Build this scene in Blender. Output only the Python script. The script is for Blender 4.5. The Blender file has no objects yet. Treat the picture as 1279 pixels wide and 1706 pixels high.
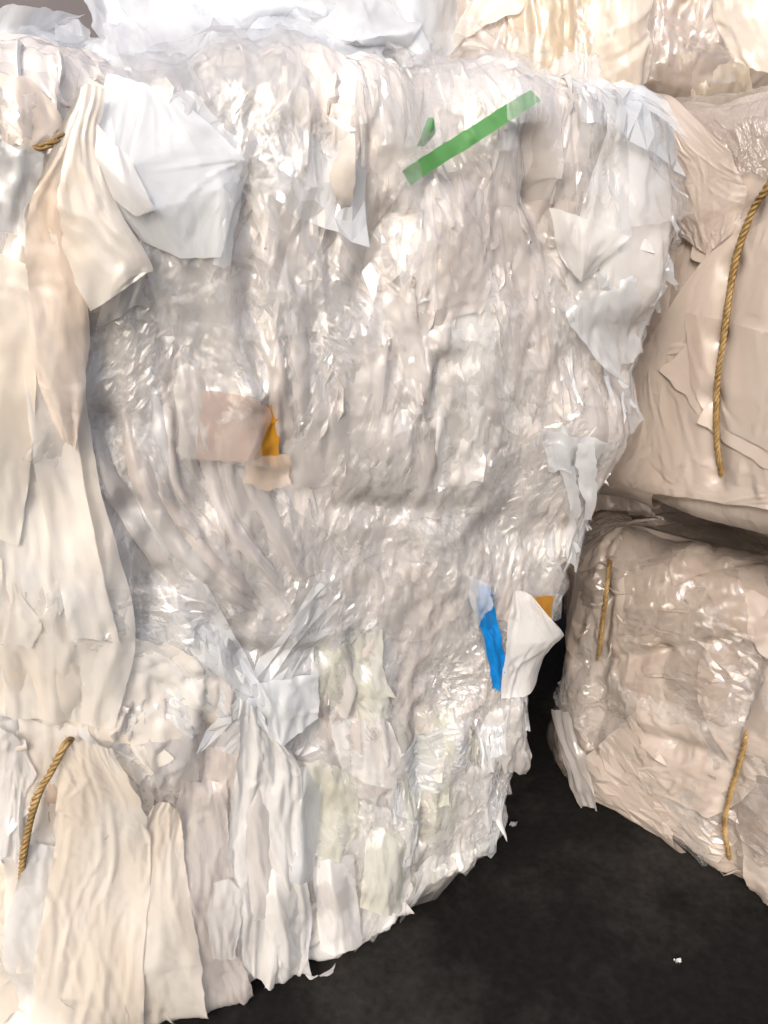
import bpy, math, random
import numpy as np

scene = bpy.context.scene
col = scene.collection
R = math.radians

# ------------------------------------------------------------------ camera
CAM_H, PITCH, F_PX, CX, CY = 1.0, R(20.0), 1285.0, 639.5, 853.0
cam_d = bpy.data.cameras.new("camera")
cam = bpy.data.objects.new("camera", cam_d)
col.objects.link(cam)
cam.location = (0, 0, CAM_H)
cam.rotation_euler = (R(90) - PITCH, 0, 0)
cam_d.sensor_fit = 'VERTICAL'
cam_d.sensor_height = 24.0
cam_d.lens = F_PX / 1706.0 * 24.0
cam_d.clip_start = 0.01
cam_d.clip_end = 200.0
scene.camera = cam

# ------------------------------------------------------------------ world, sun, exposure
SUN_DIR = np.array([-0.30, -0.90, 0.68]); SUN_DIR /= np.linalg.norm(SUN_DIR)
world = bpy.data.worlds.new("World")
scene.world = world
world.use_nodes = True
nt = world.node_tree
sky = nt.nodes.new("ShaderNodeTexSky")
sky.sky_type = 'NISHITA'
sky.sun_disc = False
sky.sun_elevation = math.asin(SUN_DIR[2])
sky.sun_rotation = math.atan2(SUN_DIR[0], SUN_DIR[1])
sky.air_density = 0.9
sky.dust_density = 4.0
sky.ozone_density = 0.8
nt.links.new(sky.outputs[0], nt.nodes["Background"].inputs[0])
nt.nodes["Background"].inputs[1].default_value = 0.15
sun_d = bpy.data.lights.new("sun", 'SUN')
sun_d.energy = 1.0
sun_d.angle = R(15)
sun_d.color = (1.0, 0.972, 0.935)
sun = bpy.data.objects.new("sun", sun_d)
col.objects.link(sun)
from mathutils import Vector
sun.rotation_euler = Vector(SUN_DIR).to_track_quat('Z', 'Y').to_euler()
sun.location = (-2, -2, 4)

vs = scene.view_settings
vs.view_transform = 'Standard'
vs.look = 'None'
vs.exposure = 0.62
vs.gamma = 1.0
vs.use_curve_mapping = False
scene.cycles.transparent_max_bounces = 12
scene.cycles.max_bounces = 8
scene.cycles.diffuse_bounces = 5
scene.cycles.glossy_bounces = 2
scene.cycles.caustics_reflective = False
scene.cycles.caustics_refractive = False
scene.cycles.use_adaptive_sampling = True
scene.cycles.adaptive_threshold = 0.09
scene.cycles.adaptive_min_samples = 20
scene.cycles.use_denoising = True
scene.cycles.filter_width = 1.5

# ------------------------------------------------------------------ numpy noise
def lattice(seed, n=64):
    return np.random.RandomState(seed).rand(n, n) * 2 - 1
_lat = {}
def noise(u, v, seed=0):
    if seed not in _lat: _lat[seed] = lattice(seed)
    L = _lat[seed]
    iu = np.floor(u).astype(int); iv = np.floor(v).astype(int)
    fu = u - iu; fv = v - iv
    fu = fu * fu * fu * (fu * (fu * 6 - 15) + 10); fv = fv * fv * fv * (fv * (fv * 6 - 15) + 10)
    a = L[iu % 64, iv % 64]; b = L[(iu + 1) % 64, iv % 64]
    c = L[iu % 64, (iv + 1) % 64]; d = L[(iu + 1) % 64, (iv + 1) % 64]
    return (a * (1 - fu) + b * fu) * (1 - fv) + (c * (1 - fu) + d * fu) * fv
def fbm(u, v, seed=0, n=3):
    h = 0; a = 1.0
    for k in range(n):
        h = h + a * noise(u * 2 ** k, v * 2 ** k, seed + k); a *= 0.5
    return h
_vor = {}
def f1sq(u, v, seed):
    if seed not in _vor:
        _vor[seed] = np.random.RandomState(seed + 999).rand(48, 48, 2)
    J = _vor[seed]
    iu = np.floor(u).astype(int); iv = np.floor(v).astype(int)
    best = np.full(u.shape, 9.0)
    for du in (-1, 0, 1):
        for dv in (-1, 0, 1):
            c = J[(iu + du) % 48, (iv + dv) % 48]
            d = (u - (iu + du + c[..., 0])) ** 2 + (v - (iv + dv + c[..., 1])) ** 2
            best = np.minimum(best, d)
    return best
def crumple(u, v, seed, cell, amp, aspect=1.0, octaves=3):
    """piecewise-planar facets with sharp creases, as in crumpled film"""
    h = 0
    for k in range(octaves):
        c = cell / (2.3 ** k)
        a = amp / (2.2 ** k)
        w = 0.10 * noise(u / c, v / c / aspect, seed + 7)
        uu = u / c + w; vv = v / c / aspect - w
        h = h + a * (f1sq(uu, vv, seed % 17 + k) - f1sq(uu * 0.93 + 13.3, vv * 1.07 + 5.1, seed % 19 + k + 31))
    return h
CS, CN = 1.28, 800            # crease maps: 1.28 m tiles
def crease_map(seed, spread, n_big, n_small):
    """height map of sharp ridges and overlapping folded edges, many of them fanning out of pinches"""
    rs = np.random.RandomState(seed)
    H = np.zeros((CN, CN)); px = CS / CN
    segs = []
    while len(segs) < n_big + n_small:
        big = len(segs) < n_big
        c = rs.rand(2) * CS; a0 = rs.normal(0, spread)
        for k in range(rs.randint(1, 7 if big else 4)):
            a = a0 + rs.normal(0, .16 if big else .3)
            ln = rs.uniform(.07, .22) if big else rs.uniform(.012, .06)
            am = rs.uniform(.0016, .0042) if big else rs.uniform(.0006, .0018)
            w1 = rs.uniform(.003, .006) if big else rs.uniform(.0022, .004)
            w2 = w1 * (rs.uniform(2.0, 6.0) if rs.rand() < .55 else 1.0)
            if rs.rand() < .5: w1, w2 = w2, w1
            off = rs.normal(0, .012 if big else .006, 2)
            segs.append((c[0] + off[0] + math.sin(a) * ln / 2, c[1] + off[1] + math.cos(a) * ln / 2, a, ln, am * (1 if rs.rand() < .72 else -.8), w1, w2, rs.normal(0, 1.2)))
    for (cx, cy, a, ln, am, w1, w2, cv) in segs:
        r = int((ln / 2 + max(w1, w2)) / px) + 2
        wx = int((abs(math.sin(a)) * ln / 2 + max(w1, w2)) / px) + 3; wy = int((abs(math.cos(a)) * ln / 2 + max(w1, w2)) / px) + 3
        ix = int(cx / px); iy = int(cy / px)
        X, Y = np.meshgrid(np.arange(ix - wx, ix + wx + 1), np.arange(iy - wy, iy + wy + 1), indexing='ij')
        dx = X * px - cx; dy = Y * px - cy
        l = dx * math.sin(a) + dy * math.cos(a); d = dx * math.cos(a) - dy * math.sin(a) + cv * l * l
        t = np.clip(1 - (2 * l / ln) ** 2, 0, 1)
        wid = .35 + .65 * t
        h = am * np.sqrt(t) * np.clip(np.where(d < 0, 1 + d / (w1 * wid), 1 - d / (w2 * wid)), 0, 1)
        H[np.ix_(np.arange(ix - wx, ix + wx + 1) % CN, np.arange(iy - wy, iy + wy + 1) % CN)] += h
    return H
CREASE_V = crease_map(5, .16, 900, 3600)
CREASE_I = crease_map(6, .9, 380, 2600)
def sample(H, u, v):
    x = u / CS * CN; y = v / CS * CN
    i = np.floor(x).astype(int); j = np.floor(y).astype(int); f = x - i; g = y - j
    i0, i1, j0, j1 = i % CN, (i + 1) % CN, j % CN, (j + 1) % CN
    return (H[i0, j0] * (1 - f) + H[i1, j0] * f) * (1 - g) + (H[i0, j1] * (1 - f) + H[i1, j1] * f) * g
def pleats(u, v, seed, wl, amp, stretch=6.0):
    """long soft folds running along v"""
    s = u / wl + 0.8 * noise(u / wl / 3, v / (wl * stretch), seed)
    n1 = noise(s, v / (wl * stretch), seed + 3)
    n2 = 1 - np.abs(noise(s * 1.9 + 9, v / (wl * stretch * .7), seed + 5)) * 2
    return amp * (n1 * 0.9 + n2 * 0.35)
def sstep(a, b, x):
    t = np.clip((x - a) / (b - a), 0, 1)
    return t * t * (3 - 2 * t)

# ------------------------------------------------------------------ mesh helpers
def mesh_grid(name, P, UV=None, mat=None, parent=None, closed_u=False, mask=None, thick=0):
    """P (n,m,3) grid of points -> one mesh object"""
    n, m = P.shape[:2]
    idx = np.arange(n * m).reshape(n, m)
    if closed_u:
        nxt = np.roll(idx, -1, 0)
        q = np.stack([idx[:, :-1], nxt[:, :-1], nxt[:, 1:], idx[:, 1:]], -1).reshape(-1, 4)
    else:
        q = np.stack([idx[:-1, :-1], idx[1:, :-1], idx[1:, 1:], idx[:-1, 1:]], -1)
        if mask is not None: q = q[mask]
        q = q.reshape(-1, 4)
    me = bpy.data.meshes.new(name)
    me.vertices.add(n * m)
    me.vertices.foreach_set("co", P.reshape(-1).astype(np.float32))
    nf = len(q)
    me.loops.add(nf * 4)
    me.loops.foreach_set("vertex_index", q.reshape(-1).astype(np.int32))
    me.polygons.add(nf)
    me.polygons.foreach_set("loop_start", np.arange(0, nf * 4, 4, dtype=np.int32))
    me.polygons.foreach_set("use_smooth", np.ones(nf, dtype=bool))
    if UV is not None:
        uvl = me.uv_layers.new(name="uv")
        uvl.data.foreach_set("uv", UV.reshape(-1, 2)[q.reshape(-1)].reshape(-1).astype(np.float32))
    me.update(calc_edges=True)
    me.validate()
    o = bpy.data.objects.new(name, me)
    col.objects.link(o)
    if mat: me.materials.append(mat)
    if parent: o.parent = parent
    return o
def mesh_raw(name, V, Fc, mat, parent=None, smooth=True):
    me = bpy.data.meshes.new(name)
    me.from_pydata([tuple(v) for v in V], [], Fc)
    if smooth:
        me.polygons.foreach_set("use_smooth", np.ones(len(me.polygons), dtype=bool))
    me.update()
    o = bpy.data.objects.new(name, me)
    col.objects.link(o)
    me.materials.append(mat)
    if parent: o.parent = parent
    return o
def grid_normals(P):
    du = np.gradient(P, axis=0); dv = np.gradient(P, axis=1)
    n = np.cross(du, dv)
    return n / (np.linalg.norm(n, axis=-1, keepdims=True) + 1e-9)
def thing(name, label, cat, loc, group=None):
    o = bpy.data.objects.new(name, None)
    col.objects.link(o)
    o.location = loc
    o.empty_display_size = 0.1
    o["label"] = label; o["category"] = cat
    if group: o["group"] = group
    return o

# ------------------------------------------------------------------ materials
def film_material(name, color, opacity=1.0, rough=0.2, transl=0.4, bump=0.4, color2=None, gloss=0.07, fine=1.0, cscale=7.0):
    m = bpy.data.materials.new(name)
    m.use_nodes = True
    t = m.node_tree; N = t.nodes; L = t.links
    N.clear()
    out = N.new("ShaderNodeOutputMaterial")
    uv = N.new("ShaderNodeUVMap"); uv.uv_map = "uv"
    info = N.new("ShaderNodeObjectInfo")
    def mapping(sx, sy):
        mp = N.new("ShaderNodeMapping"); mp.inputs["Scale"].default_value = (sx, sy, 1)
        L.new(uv.outputs[0], mp.inputs[0]); return mp.outputs[0]
    def noise_(vec, scale, detail=2, dist=0.0):
        n = N.new("ShaderNodeTexNoise"); n.noise_dimensions = '2D'; n.inputs["Scale"].default_value = scale
        n.inputs["Detail"].default_value = detail; n.inputs["Distortion"].default_value = dist
        L.new(vec, n.inputs["Vector"]); return n.outputs["Fac"]
    # fine creases: relief too small to model
    wn = N.new("ShaderNodeTexNoise"); wn.noise_dimensions = '2D'; wn.inputs["Scale"].default_value = 22 * fine; wn.inputs["Detail"].default_value = 1
    L.new(uv.outputs[0], wn.inputs["Vector"])
    ws_ = N.new("ShaderNodeVectorMath"); ws_.operation = 'MULTIPLY_ADD'; ws_.inputs[1].default_value = (.022 / fine, .03 / fine, 0)
    L.new(wn.outputs["Color"], ws_.inputs[0]); L.new(uv.outputs[0], ws_.inputs[2])
    def vor2(scale, sx, sy, rot):
        mp = N.new("ShaderNodeMapping"); mp.inputs["Scale"].default_value = (sx, sy, 1); mp.inputs["Rotation"].default_value = (0, 0, rot)
        L.new(ws_.outputs[0], mp.inputs[0])
        n = N.new("ShaderNodeTexVoronoi"); n.voronoi_dimensions = '2D'; n.inputs["Scale"].default_value = scale * fine
        L.new(mp.outputs[0], n.inputs["Vector"])
        q = N.new("ShaderNodeMath"); q.operation = 'MULTIPLY'; L.new(n.outputs["Distance"], q.inputs[0]); L.new(n.outputs["Distance"], q.inputs[1])
        return q.outputs[0]
    d1 = N.new("ShaderNodeMath"); d1.operation = 'SUBTRACT'
    L.new(vor2(95, 1, .45, .15), d1.inputs[0]); L.new(vor2(84, 1, .4, -.2), d1.inputs[1])
    bp = N.new("ShaderNodeBump"); bp.inputs["Strength"].default_value = bump; bp.inputs["Distance"].default_value = 0.0035
    L.new(d1.outputs[0], bp.inputs["Height"])
    mix = N.new("ShaderNodeMixRGB")
    mix.inputs[1].default_value = (*color, 1)
    mix.inputs[2].default_value = (*(color2 or tuple(c * .9 for c in color)), 1)
    cr = N.new("ShaderNodeMapRange"); cr.inputs[1].default_value = .38; cr.inputs[2].default_value = .66
    L.new(noise_(mapping(1, .6), cscale, 2, 0.5), cr.inputs[0])
    L.new(cr.outputs[0], mix.inputs[0])
    hsv = N.new("ShaderNodeHueSaturation")
    val = N.new("ShaderNodeMapRange"); val.inputs[3].default_value = .93; val.inputs[4].default_value = 1.04
    L.new(info.outputs["Random"], val.inputs[0]); L.new(val.outputs[0], hsv.inputs["Value"])
    L.new(mix.outputs[0], hsv.inputs["Color"])
    C = hsv.outputs[0]
    dif = N.new("ShaderNodeBsdfDiffuse"); L.new(C, dif.inputs[0]); L.new(bp.outputs[0], dif.inputs["Normal"])
    body = dif.outputs[0]
    if transl > 0:
        trl = N.new("ShaderNodeBsdfTranslucent"); L.new(C, trl.inputs[0])
        m1 = N.new("ShaderNodeMixShader"); m1.inputs[0].default_value = transl
        L.new(body, m1.inputs[1]); L.new(trl.outputs[0], m1.inputs[2])
        body = m1.outputs[0]
    if opacity < 1:
        tra = N.new("ShaderNodeBsdfTransparent")
        m2 = N.new("ShaderNodeMixShader"); m2.inputs[0].default_value = opacity
        L.new(tra.outputs[0], m2.inputs[1]); L.new(body, m2.inputs[2])
        body = m2.outputs[0]
    glo = N.new("ShaderNodeBsdfGlossy"); glo.inputs["Roughness"].default_value = rough; L.new(bp.outputs[0], glo.inputs["Normal"])
    lw = N.new("ShaderNodeLayerWeight"); lw.inputs["Blend"].default_value = .5; L.new(bp.outputs[0], lw.inputs["Normal"])
    pw = N.new("ShaderNodeMath"); pw.operation = 'POWER'; pw.inputs[1].default_value = 4.5; L.new(lw.outputs["Facing"], pw.inputs[0])
    ad = N.new("ShaderNodeMath"); ad.operation = 'MULTIPLY_ADD'; ad.inputs[1].default_value = .55; ad.inputs[2].default_value = gloss
    L.new(pw.outputs[0], ad.inputs[0])
    m3 = N.new("ShaderNodeMixShader")
    L.new(ad.outputs[0], m3.inputs[0])
    L.new(body, m3.inputs[1]); L.new(glo.outputs[0], m3.inputs[2])
    L.new(m3.outputs[0], out.inputs[0])
    return m

M = {}
M['mass'] = film_material('bale_mass', (.78, .735, .70), 1.0, .17, 0, .34, (.71, .65, .61), .04)
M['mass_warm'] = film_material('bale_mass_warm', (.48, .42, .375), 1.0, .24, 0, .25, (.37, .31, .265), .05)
M['clear'] = film_material('clear_film', (.93, .915, .90), .22, .15, .35, .45, None, .065)
M['haze'] = film_material('hazy_film', (.84, .815, .80), .6, .16, .45, .34, (.79, .755, .73), .05)
M['pink'] = film_material('pinkish_beige_film', (.78, .73, .70), .75, .18, .4, .34, (.715, .655, .62), .045)
M['milky'] = film_material('milky_white_film', (.90, .895, .885), .8, .16, .3, .15, (.84, .82, .80), .06)
M['ivory'] = film_material('ivory_film', (.93, .90, .85), .72, .18, .3, .12, (.92, .84, .74), .06, .6)
M['blue_white'] = film_material('cool_white_film', (.90, .925, .95), .8, .15, .25, .15, (.82, .85, .87), .09)
M['white_clear'] = film_material('white_clear_film', (.91, .94, .97), .5, .12, .3, .3, (.88, .915, .95), .09)
M['cream'] = film_material('cream_film', (.91, .86, .785), .8, .18, .3, .1, (.88, .79, .68), .07, .5)
M['peach'] = film_material('peach_film', (.89, .79, .70), .6, .2, .3, .1, (.82, .66, .52), .04, .5)
M['green_white'] = film_material('greenish_white_film', (.88, .885, .83), .8, .18, .45, .15, (.81, .81, .70))
M['beige'] = film_material('beige_sheet', (.63, .55, .49), 1, .24, .3, .05, (.58, .495, .43), .06, .6)
M['beige_clear'] = film_material('beige_clear_film', (.64, .57, .52), .3, .16, .4, .2, (.66, .56, .48), .09)
M['yellow'] = film_material('yellowed_film', (.86, .78, .64), 1, .2, .5, .35, (.82, .70, .52))
M['green'] = film_material('green_strip', (.10, .30, .10), 1.0, .35, .2, .1, (.14, .36, .13), .03)
M['blue'] = film_material('blue_strip', (.01, .22, .62), 1.0, .4, .2, .15, (.015, .27, .70), .02)
M['orange'] = film_material('amber_scrap', (.60, .29, .03), 1, .4, .3, .2, (.50, .24, .04), .02)
M['brown'] = film_material('brown_printed_patch', (.56, .38, .29), .7, .4, .3, .2, (.66, .50, .42), .03, 1.0, 22)

M['shred_haze'] = film_material('hazy_shred', (.78, .75, .73), 1, .16, .35, .2, (.73, .69, .665), .055)
M['shred_pink'] = film_material('beige_shred', (.72, .665, .635), 1, .18, .35, .2, (.655, .595, .56), .05)
M['shred_white'] = film_material('white_shred', (.86, .85, .835), 1, .16, .35, .2, (.80, .78, .76), .06)
M['shred_green'] = film_material('greenish_shred', (.84, .845, .79), 1, .18, .35, .2, (.78, .78, .68), .05)
def simple_mat(name, color, rough=.8, noise_scale=None, color2=None, bump=0.0, stops=(.4, .65)):
    m = bpy.data.materials.new(name); m.use_nodes = True
    t = m.node_tree; N = t.nodes; L = t.links
    b = N["Principled BSDF"]; b.inputs["Roughness"].default_value = rough
    b.inputs["Base Color"].default_value = (*color, 1)
    if noise_scale:
        tc = N.new("ShaderNodeTexCoord")
        n = N.new("ShaderNodeTexNoise"); n.inputs["Scale"].default_value = noise_scale; n.inputs["Detail"].default_value = 8
        n.inputs["Roughness"].default_value = .65
        L.new(tc.outputs["Object"], n.inputs["Vector"])
        r = N.new("ShaderNodeValToRGB")
        r.color_ramp.elements[0].position = stops[0]; r.color_ramp.elements[1].position = stops[1]
        r.color_ramp.elements[0].color = (*color, 1); r.color_ramp.elements[1].color = (*color2, 1)
        L.new(n.outputs["Fac"], r.inputs[0]); L.new(r.outputs[0], b.inputs["Base Color"])
        if bump:
            n2 = N.new("ShaderNodeTexNoise"); n2.inputs["Scale"].default_value = noise_scale * 12; n2.inputs["Detail"].default_value = 6
            L.new(tc.outputs["Object"], n2.inputs["Vector"])
            bp = N.new("ShaderNodeBump"); bp.inputs["Strength"].default_value = bump; bp.inputs["Distance"].default_value = .01
            L.new(n2.outputs["Fac"], bp.inputs["Height"]); L.new(bp.outputs[0], b.inputs["Normal"])
    return m
M['floor'] = simple_mat('dark_floor', (.011, .0105, .010), .85, 2.2, (.060, .054, .048), .2, (.46, .82))
M['floor'].node_tree.nodes['Principled BSDF'].inputs['Specular IOR Level'].default_value = .06
def grit(m):
    t = m.node_tree; N = t.nodes; L = t.links; b = N['Principled BSDF']
    src = b.inputs['Base Color'].links[0].from_socket
    tc = N.new("ShaderNodeTexCoord"); n = N.new("ShaderNodeTexNoise"); n.inputs['Scale'].default_value = 90; n.inputs['Detail'].default_value = 4
    L.new(tc.outputs['Object'], n.inputs['Vector'])
    r = N.new("ShaderNodeMapRange"); r.inputs[1].default_value = .35; r.inputs[2].default_value = .75; r.inputs[3].default_value = .85; r.inputs[4].default_value = 1.3
    L.new(n.outputs['Fac'], r.inputs[0])
    mx = N.new("ShaderNodeVectorMath"); mx.operation = 'SCALE'; L.new(src, mx.inputs[0]); L.new(r.outputs[0], mx.inputs['Scale'])
    L.new(mx.outputs[0], b.inputs['Base Color'])
grit(M['floor'])
M['wall'] = simple_mat('dark_wall', (.13, .115, .12), .9, 2.0, (.16, .145, .15), .2)
M['rope'] = simple_mat('straw_rope', (.20, .12, .035), .6, 60, (.40, .27, .11), 0)
M['ink'] = simple_mat('dark_ink', (.05, .05, .05), .6)

# ------------------------------------------------------------------ projection helpers (photograph pixels <-> place)
cp, sp = math.cos(PITCH), math.sin(PITCH)
def proj(P):
    X, Y, Z = P[..., 0], P[..., 1], P[..., 2] - CAM_H
    d = Y * cp - Z * sp
    u = (Y * sp + Z * cp) / d
    return CX + F_PX * X / d, CY - F_PX * u, d
def pt(x, y, Y):
    r = (x - CX) / F_PX; u = (CY - y) / F_PX
    dy = cp + u * sp; dz = -sp + u * cp
    return np.array([r * Y / dy, Y, CAM_H + dz * Y / dy])
def pt_floor(x, y, z=0.0):
    r = (x - CX) / F_PX; u = (CY - y) / F_PX
    dy = cp + u * sp; dz = -sp + u * cp
    t = (z - CAM_H) / dz
    return np.array([r * t, dy * t, z])

# ------------------------------------------------------------------ bale surface
class Bale:
    def __init__(s, centre, yaw, a, b, z0, h, r=.1, rb=.1, rt=.06, seed=1, bulge=.018, warp=None):
        s.c = np.array(centre, float); th = R(yaw)
        s.t = np.array([math.cos(th), math.sin(th)]); s.n = np.array([math.sin(th), -math.cos(th)])
        s.a, s.b, s.z0, s.h, s.seed, s.bulge, s.warp = a, b, z0, h, seed, bulge, warp
        pts = []; nr = []
        def arc(cx, cy, a0, a1):
            for k in np.linspace(a0, a1, 24):
                pts.append((cx + r * math.cos(k), cy + r * math.sin(k))); nr.append((math.cos(k), math.sin(k)))
        H = math.pi / 2
        pts.append((0, 0)); nr.append((0, 1))
        arc(a - r, -r, H, 0); arc(a - r, -2 * b + r, 0, -H); arc(-a + r, -2 * b + r, -H, -2 * H); arc(-a + r, -r, 2 * H, H)
        pts.append((0, 0)); nr.append((0, 1))
        pts = np.array(pts); nr = np.array(nr)
        q = np.concatenate([[0], np.cumsum(np.linalg.norm(np.diff(pts, axis=0), axis=1))])
        s.per = q[-1]; s.q, s.op, s.on = q, pts, nr
        ws, ins, zz, tilt = [], [], [], []
        for k in np.linspace(0, H, 16):
            ws.append(rb * k); ins.append(rb * (1 - math.sin(k))); zz.append(rb * (1 - math.cos(k))); tilt.append(k - H)
        w1 = rb * H + h - rb - rt
        for k in np.linspace(0, H, 16):
            ws.append(w1 + rt * k); ins.append(rt * (1 - math.cos(k))); zz.append(h - rt + rt * math.sin(k)); tilt.append(k)
        s.W = ws[-1]; s.ws, s.ins, s.zz, s.tilt = map(np.array, (ws, ins, zz, tilt))
        s.tables = {}; s.dents = []; s.swap = False
    def low(s, q, w):
        e = s.seed
        dent = 0
        for (q0, w0, q1, w1, r, dp) in s.dents:
            dq, dw = q1 - q0, w1 - w0
            t = np.clip(((q - q0) * dq + (w - w0) * dw) / (dq * dq + dw * dw + 1e-9), 0, 1)
            dent = dent + dp * np.exp(-((q - q0 - t * dq) ** 2 + (w - w0 - t * dw) ** 2) / (r * r))
        return dent + s.bulge * (noise(q * 3.1 + e * 3.7, w * 3.1 + 5, e) + .55 * noise(q * 7.3 + e, w * 6.1, e + 1)) \
            + .45 * s.bulge * noise(q * 15, w * 9, e + 2)
    def map(s, q, w, lift):
        qq = np.mod(q, s.per)
        x = np.interp(qq, s.q, s.op[:, 0]); y = np.interp(qq, s.q, s.op[:, 1])
        nx = np.interp(qq, s.q, s.on[:, 0]); ny = np.interp(qq, s.q, s.on[:, 1])
        ins = np.interp(w, s.ws, s.ins) + np.clip(w - s.W, 0, None) + np.clip(-w, 0, None)
        z = np.interp(w, s.ws, s.zz); tl = np.interp(w, s.ws, s.tilt)
        L = lift + s.low(q, w)
        out = L * np.cos(tl) - ins
        x = x + nx * out; y = y + ny * out; z = z + L * np.sin(tl)
        if s.warp: x, y, z = s.warp(x, y, z)
        P = np.empty(np.broadcast(x, y, z).shape + (3,))
        P[..., 0] = s.c[0] + s.t[0] * x + s.n[0] * y
        P[..., 1] = s.c[1] + s.t[1] * x + s.n[1] * y
        P[..., 2] = s.z0 + z
        return P
    def pick(s, x, y, lift=0.0):
        """surface coordinates (q, w) of the front spot seen at a photograph pixel"""
        key = round(lift * 50)
        if key not in s.tables:
            Q, Wv = np.meshgrid(np.linspace(-s.a - .35, s.a + .35, 300), np.linspace(-.02, s.W + .12, 300), indexing='ij')
            px, py, d = proj(s.map(Q, Wv, np.full_like(Q, key / 50)))
            s.tables[key] = (Q.ravel(), Wv.ravel(), px.ravel(), py.ravel(), d.ravel())
        Q, Wv, px, py, d = s.tables[key]
        k = np.argmin(np.hypot(px - x, py - y) + 60 * d)
        Q, Wv = np.meshgrid(Q[k] + np.linspace(-.005, .005, 15), Wv[k] + np.linspace(-.005, .005, 15), indexing='ij')
        px, py, d = proj(s.map(Q, Wv, np.full_like(Q, lift)))
        k = np.argmin(np.hypot(px - x, py - y))
        return Q.ravel()[k], Wv.ravel()[k]
    def dent(s, pts, r, depth):
        """press a line of photograph points into (or out of) the surface"""
        P = [s.pick(x, y) for (x, y) in pts]
        for (a, b) in zip(P[:-1], P[1:]): s.dents.append((*a, *b, r, depth))
        return s

def facets(q, w, seed, cell, aspect, ang):
    c, n = math.cos(ang), math.sin(ang)
    u = (q * c - w * n) / cell; v = (q * n + w * c) / (cell * aspect)
    return f1sq(u, v, seed % 23) - f1sq(u * .91 + 11.7, v * 1.09 + 3.3, seed % 29 + 40)
def relief(bale, q, w):
    """crumpled skin of compressed film: facets and creases of several sizes"""
    e = bale.seed; A = bale.amp
    qq = q + .012 * fbm(q * 9 + e, w * 6, e + 30, 2); ww = w + .016 * fbm(q * 8, w * 7 + e, e + 33, 2)
    g2 = .3 + .7 * sstep(-.4, .5, noise(q * 7, w * 5 + e, e + 41))
    return A * (1.3 * facets(qq, ww, e + 1, .10, 1.6, .25) + .95 * facets(qq, ww, e + 2, .048, 2.2, -.15) + .62 * g2 * facets(qq, ww, e + 3, .025, 2.2, .1) + .30 * g2 * facets(qq, ww, e + 4, .0125, 2.0, -.2)) \
        + A / .011 * (.75 * (sample(CREASE_V, w + .3 * (qq - q) + e * .2, q + e * .3) if bale.swap else sample(CREASE_V, q + .3 * (qq - q) + e * .2, w + e * .3)) + .5 * g2 * sample(CREASE_I, q + e * .1, w + e * .4))
def build_bale(bale, name, label, mat, group, mass_amp=.014, fine=.0028, crown=0.0):
    base = np.array([bale.c[0] - bale.n[0] * bale.b, bale.c[1] - bale.n[1] * bale.b, bale.z0])
    root = thing(name, label, 'bale', base, group)
    bale.root = root; bale.base = base; bale.amp = mass_amp
    qe = bale.a + .12
    qs = np.concatenate([np.arange(-qe, qe, fine), np.arange(qe, bale.per - qe, .012)])
    nq = len(qs); nw = int(bale.W / fine)
    Q, Wv = np.meshgrid(qs, np.linspace(0, bale.W, nw), indexing='ij')
    P = bale.map(Q, Wv, relief(bale, Q, Wv) - .004)
    top = P[:, -1:, :]; ct = top.mean(axis=0, keepdims=True)
    ks = np.linspace(1, 0.02, 26)[1:]
    cap = ct + (top - ct) * ks[None, :, None]
    depth = -((cap[..., 0] - bale.c[0]) * bale.n[0] + (cap[..., 1] - bale.c[1]) * bale.n[1])
    cap[..., 2] += crown * sstep(.24, .33, depth) * sstep(1.0, .93, ks[None, :])
    cap[..., 2] += (.004 if crown else .012) * noise(cap[..., 0] * 14, cap[..., 1] * 14, 5)
    bot = P[:, :1, :]; cb = bot.mean(axis=0, keepdims=True)
    ks2 = np.linspace(0.02, 1, 5)[:-1]
    cbp = cb + (bot - cb) * ks2[None, :, None]
    cbp[..., 2] = bale.z0 + .006
    P = np.concatenate([cbp, P, cap], axis=1)
    P[..., 2] = np.maximum(P[..., 2], bale.z0 + .004)
    UV = np.empty(P.shape[:2] + (2,))
    UV[..., 0] = np.concatenate([Q[:, :1].repeat(4, 1), Q, Q[:, :1].repeat(25, 1)], 1)
    UV[..., 1] = np.concatenate([Wv[:, :1] - np.arange(4, 0, -1) * .05, Wv, Wv[:, -1:] + np.arange(1, 26) * .015], 1)
    mesh_grid('film_mass', P - base, UV, mat, root, closed_u=True)
    return root

SHEETS = []
def finish_sheet(P, UV, mat, root, base, name='film_sheet', label=None, mask=None):
    P = P.copy()
    P[..., 2] = np.maximum(P[..., 2], .003)
    o = mesh_grid(name, P - base, UV, mat, root, mask=mask)
    if label: o["label"] = label
    SHEETS.append(o)
    return o

def catmull(C, n, axis):
    """cubic interpolation of control rows along an axis to n samples"""
    C = np.moveaxis(C, axis, 0); k = C.shape[0]
    t = np.linspace(0, k - 1, n); i = np.clip(np.floor(t).astype(int), 0, k - 2); f = t - i
    f = f.reshape((-1,) + (1,) * (C.ndim - 1))
    p1, p2 = C[i], C[i + 1]
    p0 = np.where((i > 0).reshape(f.shape), C[np.maximum(i - 1, 0)], 2 * p1 - p2)
    p3 = np.where((i < k - 2).reshape(f.shape), C[np.minimum(i + 2, k - 1)], 2 * p2 - p1)
    r = .5 * ((2 * p1) + (-p0 + p2) * f + (2 * p0 - 5 * p1 + 4 * p2 - p3) * f ** 2 + (-p0 + 3 * p1 - 3 * p2 + p3) * f ** 3)
    return np.moveaxis(r, 0, axis)

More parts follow.
